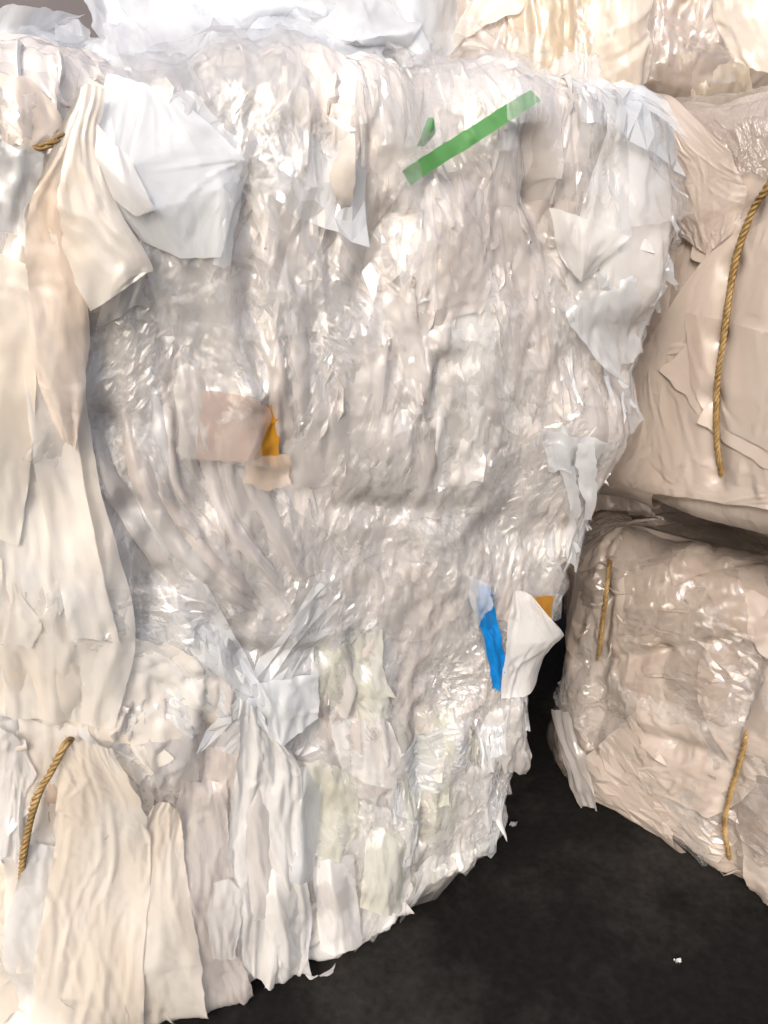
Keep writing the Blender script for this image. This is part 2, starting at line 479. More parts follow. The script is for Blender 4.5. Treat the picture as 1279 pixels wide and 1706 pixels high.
def shape_patch(C, res=.0035, ragged=0.0, seed=0, linear=False):
    C = np.asarray(C, float)
    def lin(C, n, axis):
        C = np.moveaxis(C, axis, 0); k = C.shape[0]
        t = np.linspace(0, k - 1, n); i = np.clip(np.floor(t).astype(int), 0, k - 2); f = (t - i).reshape((-1,) + (1,) * (C.ndim - 1))
        return np.moveaxis(C[i] * (1 - f) + C[i + 1] * f, 0, axis)
    ip = lin if linear else catmull
    L0 = np.linalg.norm(np.diff(C[..., :2], axis=0), axis=-1).sum(0).max()
    L1 = np.linalg.norm(np.diff(C[..., :2], axis=1), axis=-1).sum(1).max()
    n0 = int(np.clip(L0 / res, 6, 150)); n1 = int(np.clip(L1 / res, 6, 150))
    G = ip(ip(C, n0, 0), n1, 1)
    u = np.linspace(0, L1, n1)[None, :].repeat(n0, 0); v = np.linspace(L0, 0, n0)[:, None].repeat(n1, 1)
    if ragged:
        # push the border in and out unevenly
        for ax, LL in ((0, L0), (1, L1)):
            k = np.linspace(0, 1, G.shape[ax])
            fall = np.abs(2 * k - 1) ** 5 * np.sign(2 * k - 1)
            dirv = np.gradient(G[..., :2], axis=ax); dirv /= np.linalg.norm(dirv, axis=-1, keepdims=True) + 1e-9
            along = (u if ax == 0 else v)
            nz = noise(along / .022 + 3, np.full_like(along, seed * 1.37 + ax * 7) + (fall[:, None] if ax == 0 else fall[None, :]), seed + 2) \
                + .5 * noise(along / .008 + 3, np.full_like(along, seed * 2.37) + (fall[:, None] if ax == 0 else fall[None, :]) * 1.5, seed + 4)
            G[..., :2] += dirv * (ragged * nz * (fall[:, None] if ax == 0 else fall[None, :]))[..., None]
    return G, u, v

def hero(bale, rows, mat, name='film_sheet', label=None, fold=.004, cell=.05, pl=0.0, plw=.03, seed=0, ragged=.004, linear=False, aspect=1.6, res=.0035, root=None, oct_=3, follow=.3, crease=.5, creasei=.4):
    """a film piece lying on the bale: rows of (photo x, photo y, lift)"""
    C = np.array([[(*bale.pick(x, y, l), l) for (x, y, l) in r] for r in rows])
    G, u, v = shape_patch(C, res, ragged, seed, linear)
    h = G[..., 2] + crumple(u, v, seed + 2, cell, fold, aspect, oct_)
    if pl: h = h + pleats(u, v, seed + 5, plw, pl)
    h = h + crease * sample(CREASE_V, u + seed * .17, v + seed * .13) + creasei * sample(CREASE_I, u + seed * .11, v + seed * .19)
    if follow: h = h + follow * relief(bale, G[..., 0], G[..., 1])
    P = bale.map(G[..., 0], G[..., 1], h)
    UV = np.stack([u + seed * .37, v + seed * .53], -1)
    return finish_sheet(P, UV, mat, bale.root, bale.base, name, label)

def hero_world(root, base, rows, mat, name='film_sheet', label=None, fold=.004, cell=.05, pl=0.0, plw=.03, seed=0, ragged=.004, linear=False, aspect=1.6, res=.0033, oct_=3, crease=.6, creasei=1.0):
    """a free standing film piece: rows of (photo x, photo y, distance in metres)"""
    C = np.array([[pt(x, y, Y) for (x, y, Y) in r] for r in rows])
    C2 = C[..., [0, 2, 1]]
    G, u, v = shape_patch(C2, res, ragged, seed, linear)
    P = G[..., [0, 2, 1]]
    nrm = grid_normals(P)
    h = crumple(u, v, seed + 2, cell, fold, aspect, oct_)
    if pl: h = h + pleats(u, v, seed + 5, plw, pl)
    h = h + crease * sample(CREASE_V, u + seed * .17, v + seed * .13) + creasei * sample(CREASE_I, u + seed * .11, v + seed * .19)
    P = P + nrm * h[..., None]
    UV = np.stack([u + seed * .37, v + seed * .53], -1)
    return finish_sheet(P, UV, mat, root, base, name, label)

def random_sheets(bale, n, seed, qr, wr, size, aspect, mats, lift=(.0, .008), tilt=.25, fold=(.002, .006), cell=(.03, .08), pl=(.001, .004), accept=None, res=.0032, follow=.6, flap=.015, crease=(.4, .85)):
    rs = np.random.RandomState(seed)
    made = 0; guard = 0
    names = list(mats); pr = np.array([mats[k] for k in names], float); pr /= pr.sum()
    while made < n and guard < n * 20:
        guard += 1
        q0 = rs.uniform(*qr); w0 = rs.uniform(*wr)
        if accept and not accept(q0, w0): continue
        sw = rs.uniform(*size); sh = sw * rs.uniform(*aspect); ang = rs.normal(0, tilt)
        nu = max(8, int(sw / res)); nv = max(8, int(sh / res))
        a, b = np.meshgrid(np.linspace(-1, 1, nu), np.linspace(-1, 1, nv), indexing='ij')
        sd = int(rs.randint(0, 5000))
        # straight-cut piece with skewed corners
        k = rs.uniform(-.38, .38, 8)
        A0, A1, B0, B1 = (1 - a) / 2, (1 + a) / 2, (1 - b) / 2, (1 + b) / 2
        sx = a + k[0] * A0 * B0 + k[1] * A1 * B0 + k[2] * A0 * B1 + k[3] * A1 * B1
        sy = b + k[4] * A0 * B0 + k[5] * A1 * B0 + k[6] * A0 * B1 + k[7] * A1 * B1
        u = sx * sw / 2; v = sy * sh / 2
        u = u + .003 * noise(v / .02 + sd, a * 0 + sd, sd) ; v = v + .004 * noise(u / .015 + sd, a * 0 + sd, sd + 3)
        bend = rs.normal(0, .12) * sw * (b ** 2)
        q = q0 + (u + bend) * math.cos(ang) - v * math.sin(ang); w = w0 + u * math.sin(ang) + v * math.cos(ang)
        l0 = rs.uniform(*lift)
        cor = rs.uniform(-.3, 1, 2) * flap
        lf = l0 - .014 * sstep(.5, 1, b) + cor[0] * (A0 * B0) ** 2 + cor[1] * (A1 * B0) ** 2
        lf = lf - .006 * rs.rand() * sstep(.6, 1, a) - .006 * rs.rand() * sstep(.6, 1, -a)
        lf = lf + crumple(u, v, sd, rs.uniform(*cell), rs.uniform(*fold), 2.2) + pleats(u, v, sd, rs.uniform(.014, .03), rs.uniform(*pl), 8) + rs.uniform(*crease) * ((sample(CREASE_V, v + sd * .017, u + sd * .013) if bale.swap else sample(CREASE_V, u + sd * .017, v + sd * .013)) + .5 * sample(CREASE_I, u + sd * .011, v + sd * .019))
        if follow: lf = lf + follow * relief(bale, q, w)
        P = bale.map(q, w, lf)
        mt = M[names[rs.choice(len(names), p=pr)]]
        finish_sheet(P, np.stack([u + sd * .013, v + sd * .017], -1), mt, bale.root, bale.base)
        made += 1

def crinkled(bale, n, seed, qr, wr, size, aspect, mats, facet=(.007, .017), amp=.0022, lift=(.002, .010), tilt=.3, follow=.7, flap=.02):
    """pieces of crinkled film: irregular flat facets meeting in sharp creases"""
    rs = np.random.RandomState(seed)
    names = list(mats); pr = np.array([mats[k] for k in names], float); pr /= pr.sum()
    for _ in range(n):
        q0 = rs.uniform(*qr); w0 = rs.uniform(*wr)
        sw = rs.uniform(*size); sh = sw * rs.uniform(*aspect); ang = rs.normal(0, tilt)
        f = rs.uniform(.75, 1.35)
        nu = max(5, int(sw / facet[0] / f)); nv = max(5, int(sh / facet[1] / f))
        a, b = np.meshgrid(np.linspace(-1, 1, nu), np.linspace(-1, 1, nv), indexing='ij')
        ja = rs.uniform(-.42, .42, a.shape) * 2 / (nu - 1); jb = rs.uniform(-.42, .42, a.shape) * 2 / (nv - 1)
        ja[[0, -1], :] *= .25; ja[:, [0, -1]] *= .6; jb[:, [0, -1]] *= .25; jb[[0, -1], :] *= .6
        a = a + ja; b = b + jb
        k = rs.uniform(-.35, .35, 8)
        A0, A1, B0, B1 = (1 - a) / 2, (1 + a) / 2, (1 - b) / 2, (1 + b) / 2
        u = (a + k[0] * A0 * B0 + k[1] * A1 * B0 + k[2] * A0 * B1 + k[3] * A1 * B1) * sw / 2
        v = (b + k[4] * A0 * B0 + k[5] * A1 * B0 + k[6] * A0 * B1 + k[7] * A1 * B1) * sh / 2
        q = q0 + u * math.cos(ang) - v * math.sin(ang); w = w0 + u * math.sin(ang) + v * math.cos(ang)
        sd = int(rs.randint(0, 5000))
        cor = rs.uniform(-.4, 1, 2) * flap
        lf = rs.uniform(*lift) - .014 * sstep(.5, 1, b) + cor[0] * np.clip(A0 * B0, 0, 1) ** 2 + cor[1] * np.clip(A1 * B0, 0, 1) ** 2
        lf = lf + rs.normal(0, amp * f, a.shape) * (.45 + .9 * sstep(-.4, .5, noise(u * 22 + sd, v * 14, sd))) + crumple(u, v, sd, rs.uniform(.04, .09), rs.uniform(.003, .006), 2.0, 1)
        lf = lf + follow * relief(bale, q, w)
        P = bale.map(q, w, lf); P[..., 2] = np.maximum(P[..., 2], .003)
        idx = np.arange(nu * nv).reshape(nu, nv)
        A, B, C, D = idx[:-1, :-1].ravel(), idx[1:, :-1].ravel(), idx[1:, 1:].ravel(), idx[:-1, 1:].ravel()
        fl = rs.rand(len(A)) < .5
        T = np.concatenate([np.stack([A, B, np.where(fl, C, D)], 1), np.stack([np.where(fl, A, B), C, D], 1)])
        me = bpy.data.meshes.new('film_sheet')
        me.vertices.add(nu * nv); me.vertices.foreach_set("co", (P - bale.base).reshape(-1).astype(np.float32))
        me.loops.add(T.size); me.loops.foreach_set("vertex_index", T.reshape(-1).astype(np.int32))
        me.polygons.add(len(T)); me.polygons.foreach_set("loop_start", np.arange(0, T.size, 3, dtype=np.int32))
        uv = np.stack([u + sd * .013, v + sd * .017], -1).reshape(-1, 2)
        ul = me.uv_layers.new(name="uv"); ul.data.foreach_set("uv", uv[T.reshape(-1)].reshape(-1).astype(np.float32))
        me.polygons.foreach_set("use_smooth", np.zeros(len(T), dtype=bool))
        me.update(calc_edges=True)
        o = bpy.data.objects.new('film_sheet', me); col.objects.link(o); o.parent = bale.root
        me.materials.append(M[names[rs.choice(len(names), p=pr)]])

# ------------------------------------------------------------------ rope
def rope(root, base, pts, rad=.0042, label=None, turns_per_m=42, fuzz=40, seed=0, mat=None):
    """three-strand twisted rope along world points, one mesh"""
    pts = np.array(pts, float)
    n = 220
    C = catmull(pts, n, 0)
    d = np.gradient(C, axis=0); L = np.linalg.norm(d, axis=1); d /= L[:, None]
    s = np.concatenate([[0], np.cumsum(np.linalg.norm(np.diff(C, axis=0), axis=1))])
    up = np.array([1.0, .2, .1]); e1 = np.cross(d, up); e1 /= np.linalg.norm(e1, axis=1, keepdims=True); e2 = np.cross(d, e1)
    V = []; Fc = []
    m = 8
    rs = np.random.RandomState(seed)
    rad = rad * .85
    rr = rad * (1 + .12 * noise(s * 30, s * 0, seed + 2))
    for k in range(3):
        ph = (s + .004 * noise(s * 25, s * 0 + 2, seed + 5)) * turns_per_m * 2 * math.pi + k * 2 * math.pi / 3
        cc = C + (e1 * np.cos(ph)[:, None] + e2 * np.sin(ph)[:, None]) * (rr * .52)[:, None]
        off = len(V)
        for i in range(n):
            for j in range(m):
                a = 2 * math.pi * j / m
                V.append(cc[i] + (e1[i] * math.cos(a) + e2[i] * math.sin(a)) * rr[i] * .56)
        for i in range(n - 1):
            for j in range(m):
                j2 = (j + 1) % m
                Fc.append((off + i * m + j, off + i * m + j2, off + (i + 1) * m + j2, off + (i + 1) * m + j))
    for k in range(fuzz):
        i = rs.randint(4, n - 4); a = rs.uniform(0, 6.28)
        o0 = C[i] + (e1[i] * math.cos(a) + e2[i] * math.sin(a)) * rad * .9
        dr = (e1[i] * math.cos(a) + e2[i] * math.sin(a)) * rs.uniform(.3, 1) + d[i] * rs.uniform(-1, 1)
        ln = rs.uniform(.004, .011); wv = np.cross(dr, d[i]); wv /= np.linalg.norm(wv) + 1e-9; wv *= .0002
        tip = o0 + dr * ln
        off = len(V); V += [o0 - wv, o0 + wv, tip]; Fc.append((off, off + 1, off + 2))
    V = np.array(V) - base
    o = mesh_raw('rope', V, Fc, mat or M['rope'], root)
    if label: o["label"] = label
    return o

# ================================================================== setting
def ground():
    n = 160
    x = np.linspace(-1, 1, n); x = np.sign(x) * np.abs(x) ** 3 * 30
    X, Y = np.meshgrid(x, x, indexing='ij')
    near = np.exp(-(X ** 2 + (Y - 1) ** 2) / 4)
    Z = -.004 + .003 * noise(X * 9, Y * 9, 3) * near
    P = np.stack([X, Y + 1.0, Z], -1)
    o = mesh_grid('ground', P, None, M['floor'])
    o["kind"] = "structure"
ground()
V = [(-6, 2.9, -.1), (6, 2.9, -.1), (6, 2.9, 4), (-6, 2.9, 4), (-6, 3.1, -.1), (6, 3.1, -.1), (6, 3.1, 4), (-6, 3.1, 4)]
Fc = [(0, 1, 2, 3), (5, 4, 7, 6), (4, 0, 3, 7), (1, 5, 6, 2), (3, 2, 6, 7), (4, 5, 1, 0)]
w_ = mesh_raw('wall', V, Fc, M['wall'], None, False)
w_["label"] = "dark grey wall far behind the white film heap"; w_["category"] = "wall"

# ================================================================== bales
def main_warp(x, y, z):
    k = sstep(.95, .25, z) if False else sstep(0, 1, (.98 - z) / .75)
    x = np.where(x > 0, x * (1 - .35 * k * np.clip(x / .46, 0, 1)), x)
    lf = .18 * sstep(-.02, .36, x) * np.clip(1 - z / .5, 0, 1) * np.clip(1 + y / .30, 0, 1)
    return x, y, z + lf
GRP = 'bales of waste plastic film'
main = Bale((-.07, .815), 20, .46, .36, 0, 1.155, r=.12, rb=.03, rt=.05, seed=4, bulge=.02, warp=main_warp)
main.dent([(165, 560), (175, 700), (215, 850), (270, 960), (400, 1080)], .016, -.012)
main.dent([(400, 1090), (530, 1085)], .014, -.016).dent([(590, 1060), (600, 1110)], .012, -.016).dent([(350, 1130), (345, 1290)], .012, -.014)
main.dent([(440, 690), (470, 790)], .016, -.014).dent([(405, 300), (420, 620)], .014, -.012).dent([(640, 360), (600, 480)], .012, -.012)
main.dent([(880, 230), (890, 330), (920, 420)], .014, -.016).dent([(730, 600), (715, 690)], .010, -.012).dent([(1040, 560), (1030, 620)], .03, -.02)
main.dent([(1060, 330), (1085, 460)], .05, .008).dent([(950, 700), (1000, 740)], .04, .018).dent([(850, 1170), (880, 1260)], .05, .012)
main.dent([(820, 880), (930, 900)], .03, -.014).dent([(560, 840), (760, 850)], .016, -.009).dent([(690, 1180), (700, 1400)], .012, -.014)
build_bale(main, 'film_bale', 'large bale of crumpled clear plastic film with green and blue strips', M['mass'], GRP, .010, fine=.0022)
TR = np.array([math.cos(R(-50)), math.sin(R(-50))])
left_end = np.array([.36, 1.2]) - TR * .12
cr = left_end + TR * .45
lower = Bale(cr, -50, .45, .33, 0, .502, r=.13, rb=.05, rt=.09, seed=9, bulge=.016)
lower.swap = True
lower.dent([(1014, 900), (1008, 1000), (995, 1150), (990, 1250)], .012, -.012).dent([(1260, 1100), (1226, 1290), (1208, 1390), (1222, 1480)], .012, -.010).dent([(960, 1110), (1100, 1090), (1279, 1060)], .014, -.012).dent([(1000, 1190), (1120, 1240), (1200, 1260)], .016, -.010)
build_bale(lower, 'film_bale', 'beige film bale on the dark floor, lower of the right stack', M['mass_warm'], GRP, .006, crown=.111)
upper = Bale(cr + np.array([-.048, -.040]), -50, .45, .33, .612, .55, r=.08, rb=.05, rt=.06, seed=15, bulge=.008)
upper.dent([(1300, 270), (1252, 355), (1224, 440), (1206, 560), (1194, 660), (1200, 800)], .012, -.009)
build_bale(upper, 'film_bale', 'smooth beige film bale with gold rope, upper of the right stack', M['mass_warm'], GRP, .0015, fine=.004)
rear = Bale((.56, 1.27), -4, .47, .30, 1.163, .6, r=.10, rb=.06, rt=.06, seed=21, bulge=.016)
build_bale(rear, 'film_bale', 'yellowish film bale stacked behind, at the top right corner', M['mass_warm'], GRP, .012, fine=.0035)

# ------------------------------------------------------------------ main bale: filler film
random_sheets(main, 26, 101, (-.30, .50), (.28, 1.14), (.07, .15), (1.6, 3.0), dict(haze=3, pink=3), lift=(-.002, .004), follow=.8)
random_sheets(main, 30, 102, (-.20, .50), (.30, 1.14), (.025, .07), (2.4, 5.0), dict(clear=3, haze=3, pink=2, milky=1), lift=(-.001, .005), follow=.8)
crinkled(main, 40, 501, (-.32, .48), (.26, 1.12), (.09, .19), (1.3, 2.4), dict(clear=8, white_clear=.6), (.0058, .0125), .0013, tilt=.6)
crinkled(main, 40, 502, (-.30, .50), (.10, 1.12), (.05, .11), (1.4, 2.6), dict(clear=8, white_clear=.6), (.0042, .0085), .0010, lift=(.004, .013), tilt=.7)
crinkled(main, 16, 503, (-.46, .46), (1.06, 1.19), (.08, .15), (.7, 1.3), dict(clear=6, white_clear=2), (.007, .012), .0018, lift=(.002, .014), tilt=.6, flap=.035)
crinkled(main, 12, 504, (.28, .46), (.25, 1.05), (.06, .12), (1.0, 1.8), dict(clear=4, white_clear=2), (.006, .011), .0016, lift=(.002, .010), tilt=.6, flap=.015)
crinkled(main, 24, 505, (-.30, .40), (.02, .38), (.05, .11), (1.1, 2.0), dict(clear=4, white_clear=3, ivory=2, green_white=1), (.005, .011), .0013, lift=(.002, .012), tilt=.4)
random_sheets(main, 30, 103, (-.20, .42), (.02, .40), (.06, .13), (1.2, 2.2), dict(green_white=4, milky=2.5, haze=2, clear=1))
random_sheets(main, 16, 104, (-.60, -.24), (.05, .50), (.08, .16), (1.6, 2.6), dict(cream=5, ivory=4), pl=(.001, .003), fold=(.001, .003), cell=(.06, .11), follow=.3)
random_sheets(main, 14, 105, (-.36, -.16), (.50, 1.10), (.06, .12), (1.6, 2.8), dict(haze=3, clear=2, pink=2), fold=(.002, .004), cell=(.06, .11), follow=.4)

random_sheets(main, 8, 107, (-.50, .46), (1.09, 1.22), (.04, .08), (.8, 1.5), dict(white_clear=3, clear=4), tilt=.6, lift=(.0, .010), follow=.7, flap=.02)
random_sheets(main, 10, 108, (.30, .56), (.20, 1.10), (.05, .11), (1.0, 2.0), dict(clear=2, haze=3, white_clear=2, milky=1), tilt=.5, lift=(.0, .014), follow=.5, flap=.04)
random_sheets(main, 18, 109, (-.45, .42), (-.01, .12), (.05, .10), (.8, 1.6), dict(clear=2, green_white=2, milky=2, white_clear=1), tilt=.5, lift=(.0, .012), follow=.5, flap=.04)
# ------------------------------------------------------------------ main bale: pieces one can single out
def L(l, *rows):
    return [[(x, y, l) if len(p) == 2 else p for p in r for (x, y) in [p[:2]]] for r in rows]
hero(main, L(.012, [(0, 130), (60, 140), (100, 200)], [(0, 180), (50, 190), (95, 225)], [(0, 245), (30, 245), (65, 250)]), M['peach'], fold=.006, cell=.04, seed=1, label='peach film folded under the rope at the upper left')
hero(main, L(.030, [(95, 250), (120, 225), (150, 235)], [(45, 360), (90, 350), (140, 400)], [(45, 480), (100, 500), (150, 560)], [(60, 620), (100, 640), (142, 640)], [(100, 725), (115, 740), (125, 750)]), M['peach'], fold=.003, cell=.07, pl=.004, plw=.035, seed=2, ragged=.001, label='long peach film drape hanging down the left side')
hero(main, L(.026, [(128, 150), (150, 142), (174, 150)], [(92, 240), (130, 240), (162, 250)], [(60, 340), (140, 345), (200, 350)], [(90, 410), (190, 430), (250, 440)], [(150, 520), (190, 490), (245, 455)]), M['cream'], fold=.003, cell=.08, pl=.006, plw=.03, seed=3, ragged=.001, label='cream film gathered over the rope at the upper left')
hero(main, L(.016, [(110, 200), (140, 190), (168, 200)], [(30, 340), (95, 345), (160, 370)], [(-30, 560), (55, 570), (140, 590)], [(-30, 800), (60, 810), (165, 800)], [(-30, 1010), (80, 1020), (225, 1040)], [(-30, 1190), (90, 1200), (190, 1210)]), M['ivory'], fold=.005, cell=.14, pl=.006, plw=.05, seed=4, ragged=.001, crease=.35, creasei=.25, follow=.3, label='long pale ivory sheet sweeping down the left edge')
hero(main, L(.022, [(-30, 420), (0, 420), (45, 440)], [(-30, 580), (10, 580), (60, 600)], [(-30, 760), (10, 760), (50, 780)], [(-30, 900), (0, 900), (30, 910)]), M['cream'], fold=.004, cell=.12, pl=.004, plw=.04, seed=88, ragged=.001, crease=.3, creasei=.2)
hero(main, L(.022, [(40, 620), (80, 640), (118, 660)], [(60, 780), (100, 790), (140, 800)], [(90, 930), (130, 940), (170, 950)], [(120, 1060), (160, 1065), (200, 1070)]), M['ivory'], fold=.004, cell=.10, pl=.004, plw=.03, seed=89, ragged=.001, crease=.5, creasei=.3)
hero(main, L(.02, [(-10, 240), (30, 235), (72, 245)], [(-10, 310), (30, 310), (55, 320)], [(-10, 380), (20, 390), (38, 402)]), M['white_clear'], fold=.005, cell=.025, seed=5, label='white crinkled film scrap at the left edge')
hero(main, [[(178, 120, .012), (240, 140, .020), (300, 160, .018)], [(158, 215, .026), (225, 280, .036), (408, 265, .024)], [(160, 300, .026), (258, 350, .038), (398, 300, .026)], [(235, 402, .018), (300, 430, .026), (368, 428, .020)]], M['blue_white'], fold=.0015, cell=.10, seed=6, ragged=.001, linear=True, follow=.05, creasei=.35, crease=.1, label='stiff folded cool-white bag at the upper left of the large bale')
hero(main, [[(290, 150, .016), (320, 150, .016)], [(380, 262, .026), (418, 262, .022)], [(378, 330, .026), (408, 310, .024)], [(350, 440, .018), (380, 442, .016)]], M['white_clear'], fold=.002, cell=.06, seed=7, linear=True, follow=0)
hero(main, [[(160, 205, .034), (190, 240, .040), (215, 262, .042)], [(158, 260, .034), (200, 300, .042), (250, 335, .044)], [(185, 330, .030), (225, 360, .036), (262, 352, .042)]], M['milky'], fold=.001, cell=.09, seed=87, linear=True, follow=0, ragged=.001)
hero(main, L(.01, [(215, 105), (280, 110), (330, 140)], [(230, 150), (300, 150), (370, 190)], [(270, 180), (330, 190), (420, 240)]), M['clear'], fold=.006, cell=.03, seed=8)
# green strip and scrap
def on_surf(x, y, lift):
    q, w = main.pick(x, y, lift); return (x, y, float(main.map(np.array(q), np.array(w), np.array(lift))[1]))
_g0, _g1, _g2, _g3 = on_surf(668, 284, .012), on_surf(882, 150, .024), on_surf(682, 309, .012), on_surf(900, 168, .024)
hero_world(main.root, main.base, [[_g0, tuple((np.array(_g0) + _g1) / 2 - (0, 0, .012)), _g1], [_g2, tuple((np.array(_g2) + _g3) / 2 - (0, 0, .012)), _g3]], M['green'], 'green_strip', 'long green plastic strip lying diagonally', fold=.0006, cell=.06, seed=9, ragged=.0006, crease=.3, creasei=.7, res=.003)
hero(main, L(.034, [(850, 130), (890, 120), (935, 130)], [(845, 165), (880, 160), (920, 165)], [(850, 200), (885, 200), (915, 200)]), M['clear'], fold=.004, cell=.04, seed=111, follow=.2)
hero(main, [[(712, 196, .016), (722, 200, .018)], [(700, 225, .018), (724, 222, .016)], [(692, 244, .012), (706, 244, .012)]], M['green'], 'green_scrap', 'small green film scrap above the green strip', fold=.001, seed=10, ragged=.001)
hero(main, L(.021, [(655, 270), (690, 262)], [(668, 300), (698, 296)], [(660, 350), (700, 345)]), M['clear'], fold=.003, cell=.03, seed=11)
hero(main, [[(580, 222, .02), (588, 225, .02)], [(556, 270, .028), (590, 280, .024)], [(555, 320, .026), (588, 330, .022)], [(570, 352, .014), (582, 352, .014)]], M['cream'], fold=.002, seed=12, label='small pale cream flake near the top centre')
# brown patch and amber scrap
hero(main, L(.022, [(335, 650), (380, 655), (428, 664)], [(330, 700), (390, 700), (452, 694)], [(328, 766), (380, 768), (420, 766)]), M['brown'], 'brown_patch', 'brownish printed patch under clear film', fold=.002, cell=.06, seed=13, ragged=.001, follow=.15)
hero(main, L(.016, [(450, 672), (462, 672)], [(432, 735), (464, 715)], [(424, 768), (466, 770)]), M['orange'], 'amber_scrap', 'amber film scrap beside the brown patch', fold=.002, cell=.03, seed=14, ragged=.002, follow=.15)
hero(main, L(.026, [(310, 540), (360, 540), (400, 560)], [(290, 650), (370, 640), (430, 650)], [(300, 760), (370, 770), (440, 780)]), M['clear'], fold=.004, cell=.05, pl=.003, seed=15)
hero(main, L(.018, [(400, 760), (440, 765), (480, 760)], [(410, 810), (450, 812), (490, 800)]), M['peach'], fold=.004, cell=.03, seed=16)
# sweeping folds, left centre
def sweep(pts, w0, w1, mat, seed, lift=.016, label=None, pl=.005):
    """a narrow fold of film following a curve, both ends tucked in"""
    rows = []
    n = len(pts)
    for k, (x, y) in enumerate(pts):
        x2, y2 = pts[min(k + 1, n - 1)]; x1, y1 = pts[max(k - 1, 0)]
        d = math.hypot(x2 - x1, y2 - y1); nx, ny = (y2 - y1) / d, -(x2 - x1) / d
        w = (w0 + (w1 - w0) * k / (n - 1)) / 2
        e = -.012 if k in (0, n - 1) else lift
        rows.append([(x - nx * w, y - ny * w, e - .005), (x - nx * w * .3, y - ny * w * .3, e + .003), (x + nx * w * .4, y + ny * w * .4, e + .001), (x + nx * w, y + ny * w, e - .005)])
    hero(main, rows, M[mat], fold=.003, cell=.05, pl=pl, plw=.012, seed=seed, ragged=.002, aspect=3.5, follow=.5, crease=.8, creasei=.2, label=label)
_rs = np.random.RandomState(44)
_A = [(135, 560), (150, 690), (185, 810), (245, 920), (335, 1010), (450, 1065)]
_B = [(380, 540), (385, 640), (400, 750), (430, 840), (470, 920), (525, 1010)]
_ml = ['haze', 'pink', 'white_clear', 'haze', 'clear']
for k in range(17):
    f = (k + _rs.uniform(-.3, .3)) / 16
    i0, i1 = _rs.randint(0, 2), 6 - _rs.randint(0, 3)
    path = [(a_[0] * (1 - f) + b_[0] * f + _rs.normal(0, 5), a_[1] * (1 - f) + b_[1] * f + _rs.normal(0, 12)) for a_, b_ in zip(_A, _B)][i0:i1]
    sweep(path, _rs.uniform(26, 60), _rs.uniform(16, 40), _ml[_rs.randint(len(_ml))], 130 + k, _rs.uniform(.004, .016), 'long hazy film fold sweeping down to the right' if k == 8 else None, .003)
sweep([(440, 480), (455, 600), (470, 720), (480, 830)], 40, 34, 'pink', 123, .010)
sweep([(490, 420), (492, 540), (505, 660), (505, 780)], 36, 30, 'haze', 124, .010)
hero(main, L(.012, [(0, 760), (60, 790), (140, 800)], [(0, 900), (70, 900), (170, 920)], [(0, 1040), (80, 1050), (200, 1050)], [(0, 1190), (80, 1200), (190, 1190)]), M['ivory'], fold=.005, cell=.10, pl=.003, crease=.4, creasei=.5, seed=19, label='broad pale milky film on the left side')
hero(main, L(.018, [(0, 930), (20, 960), (40, 1000)], [(0, 1000), (30, 1020), (70, 1040)], [(0, 1070), (20, 1070), (50, 1080)]), M['ivory'], fold=.002, cell=.08, seed=20, ragged=.001)
hero(main, L(.010, [(60, 1050), (180, 1060), (330, 1090)], [(50, 1130), (190, 1130), (350, 1150)], [(70, 1210), (200, 1230), (370, 1210)]), M['ivory'], fold=.005, cell=.06, seed=21, oct_=3, crease=.6, creasei=.9, follow=.6)
hero(main, L(.008, [(190, 1165), (260, 1155), (330, 1175)], [(185, 1240), (260, 1245), (350, 1250)], [(215, 1320), (270, 1340), (330, 1325)]), M['haze'], fold=.003, cell=.03, seed=22, oct_=3, ragged=.008, crease=1.2, creasei=2.5, follow=1.0, label='small tuft of crinkled film above the cream drapes')
random_sheets(main, 12, 110, (-.46, -.22), (.36, .52), (.04, .09), (.8, 1.6), dict(clear=2, milky=2, cream=2, white_clear=2), tilt=.9, follow=.6, crease=(.8, 1.6))
# lower half
hero(main, [[(398, 1140, .010), (460, 1135, .018), (528, 1118, .012)], [(405, 1180, .018), (470, 1180, .028), (532, 1165, .02)], [(440, 1215, .024), (470, 1240, .028), (530, 1200, .024)]], M['blue_white'], fold=.002, cell=.06, seed=23, ragged=.001, linear=True, follow=.4, crease=.8, label='small cool-white square of film at the centre')
hero(main, L(.022, [(396, 1160), (430, 1180), (470, 1230)], [(395, 1260), (440, 1270), (500, 1290)], [(380, 1400), (440, 1400), (500, 1420)], [(385, 1500), (450, 1520), (520, 1540)], [(400, 1610), (440, 1640), (500, 1640)]), M['milky'], fold=.003, cell=.08, pl=.007, plw=.02, seed=24, ragged=.002, aspect=3, label='white pleated film hanging below the square')
hero(main, L(.014, [(340, 1130), (370, 1130), (400, 1160)], [(330, 1230), (365, 1240), (396, 1260)], [(330, 1340), (360, 1350), (392, 1380)]), M['pink'], fold=.004, cell=.05, pl=.006, plw=.02, seed=25)
hero(main, L(.010, [(520, 1080), (580, 1065)], [(530, 1160), (650, 1165)], [(590, 1200), (650, 1190)]), M['green_white'], fold=.002, cell=.06, seed=26, linear=True, ragged=.003, follow=.75, crease=.8)
hero(main, L(.012, [(585, 1055), (640, 1050)], [(590, 1110), (640, 1120)], [(600, 1165), (660, 1160)]), M['green_white'], fold=.006, cell=.03, pl=.006, plw=.016, seed=27)
hero(main, L(.010, [(485, 1265), (540, 1260), (590, 1290)], [(500, 1340), (550, 1340), (598, 1360)], [(520, 1420), (560, 1430), (590, 1390)]), M['green_white'], fold=.003, cell=.06, seed=28, ragged=.003, follow=.75, crease=.8)
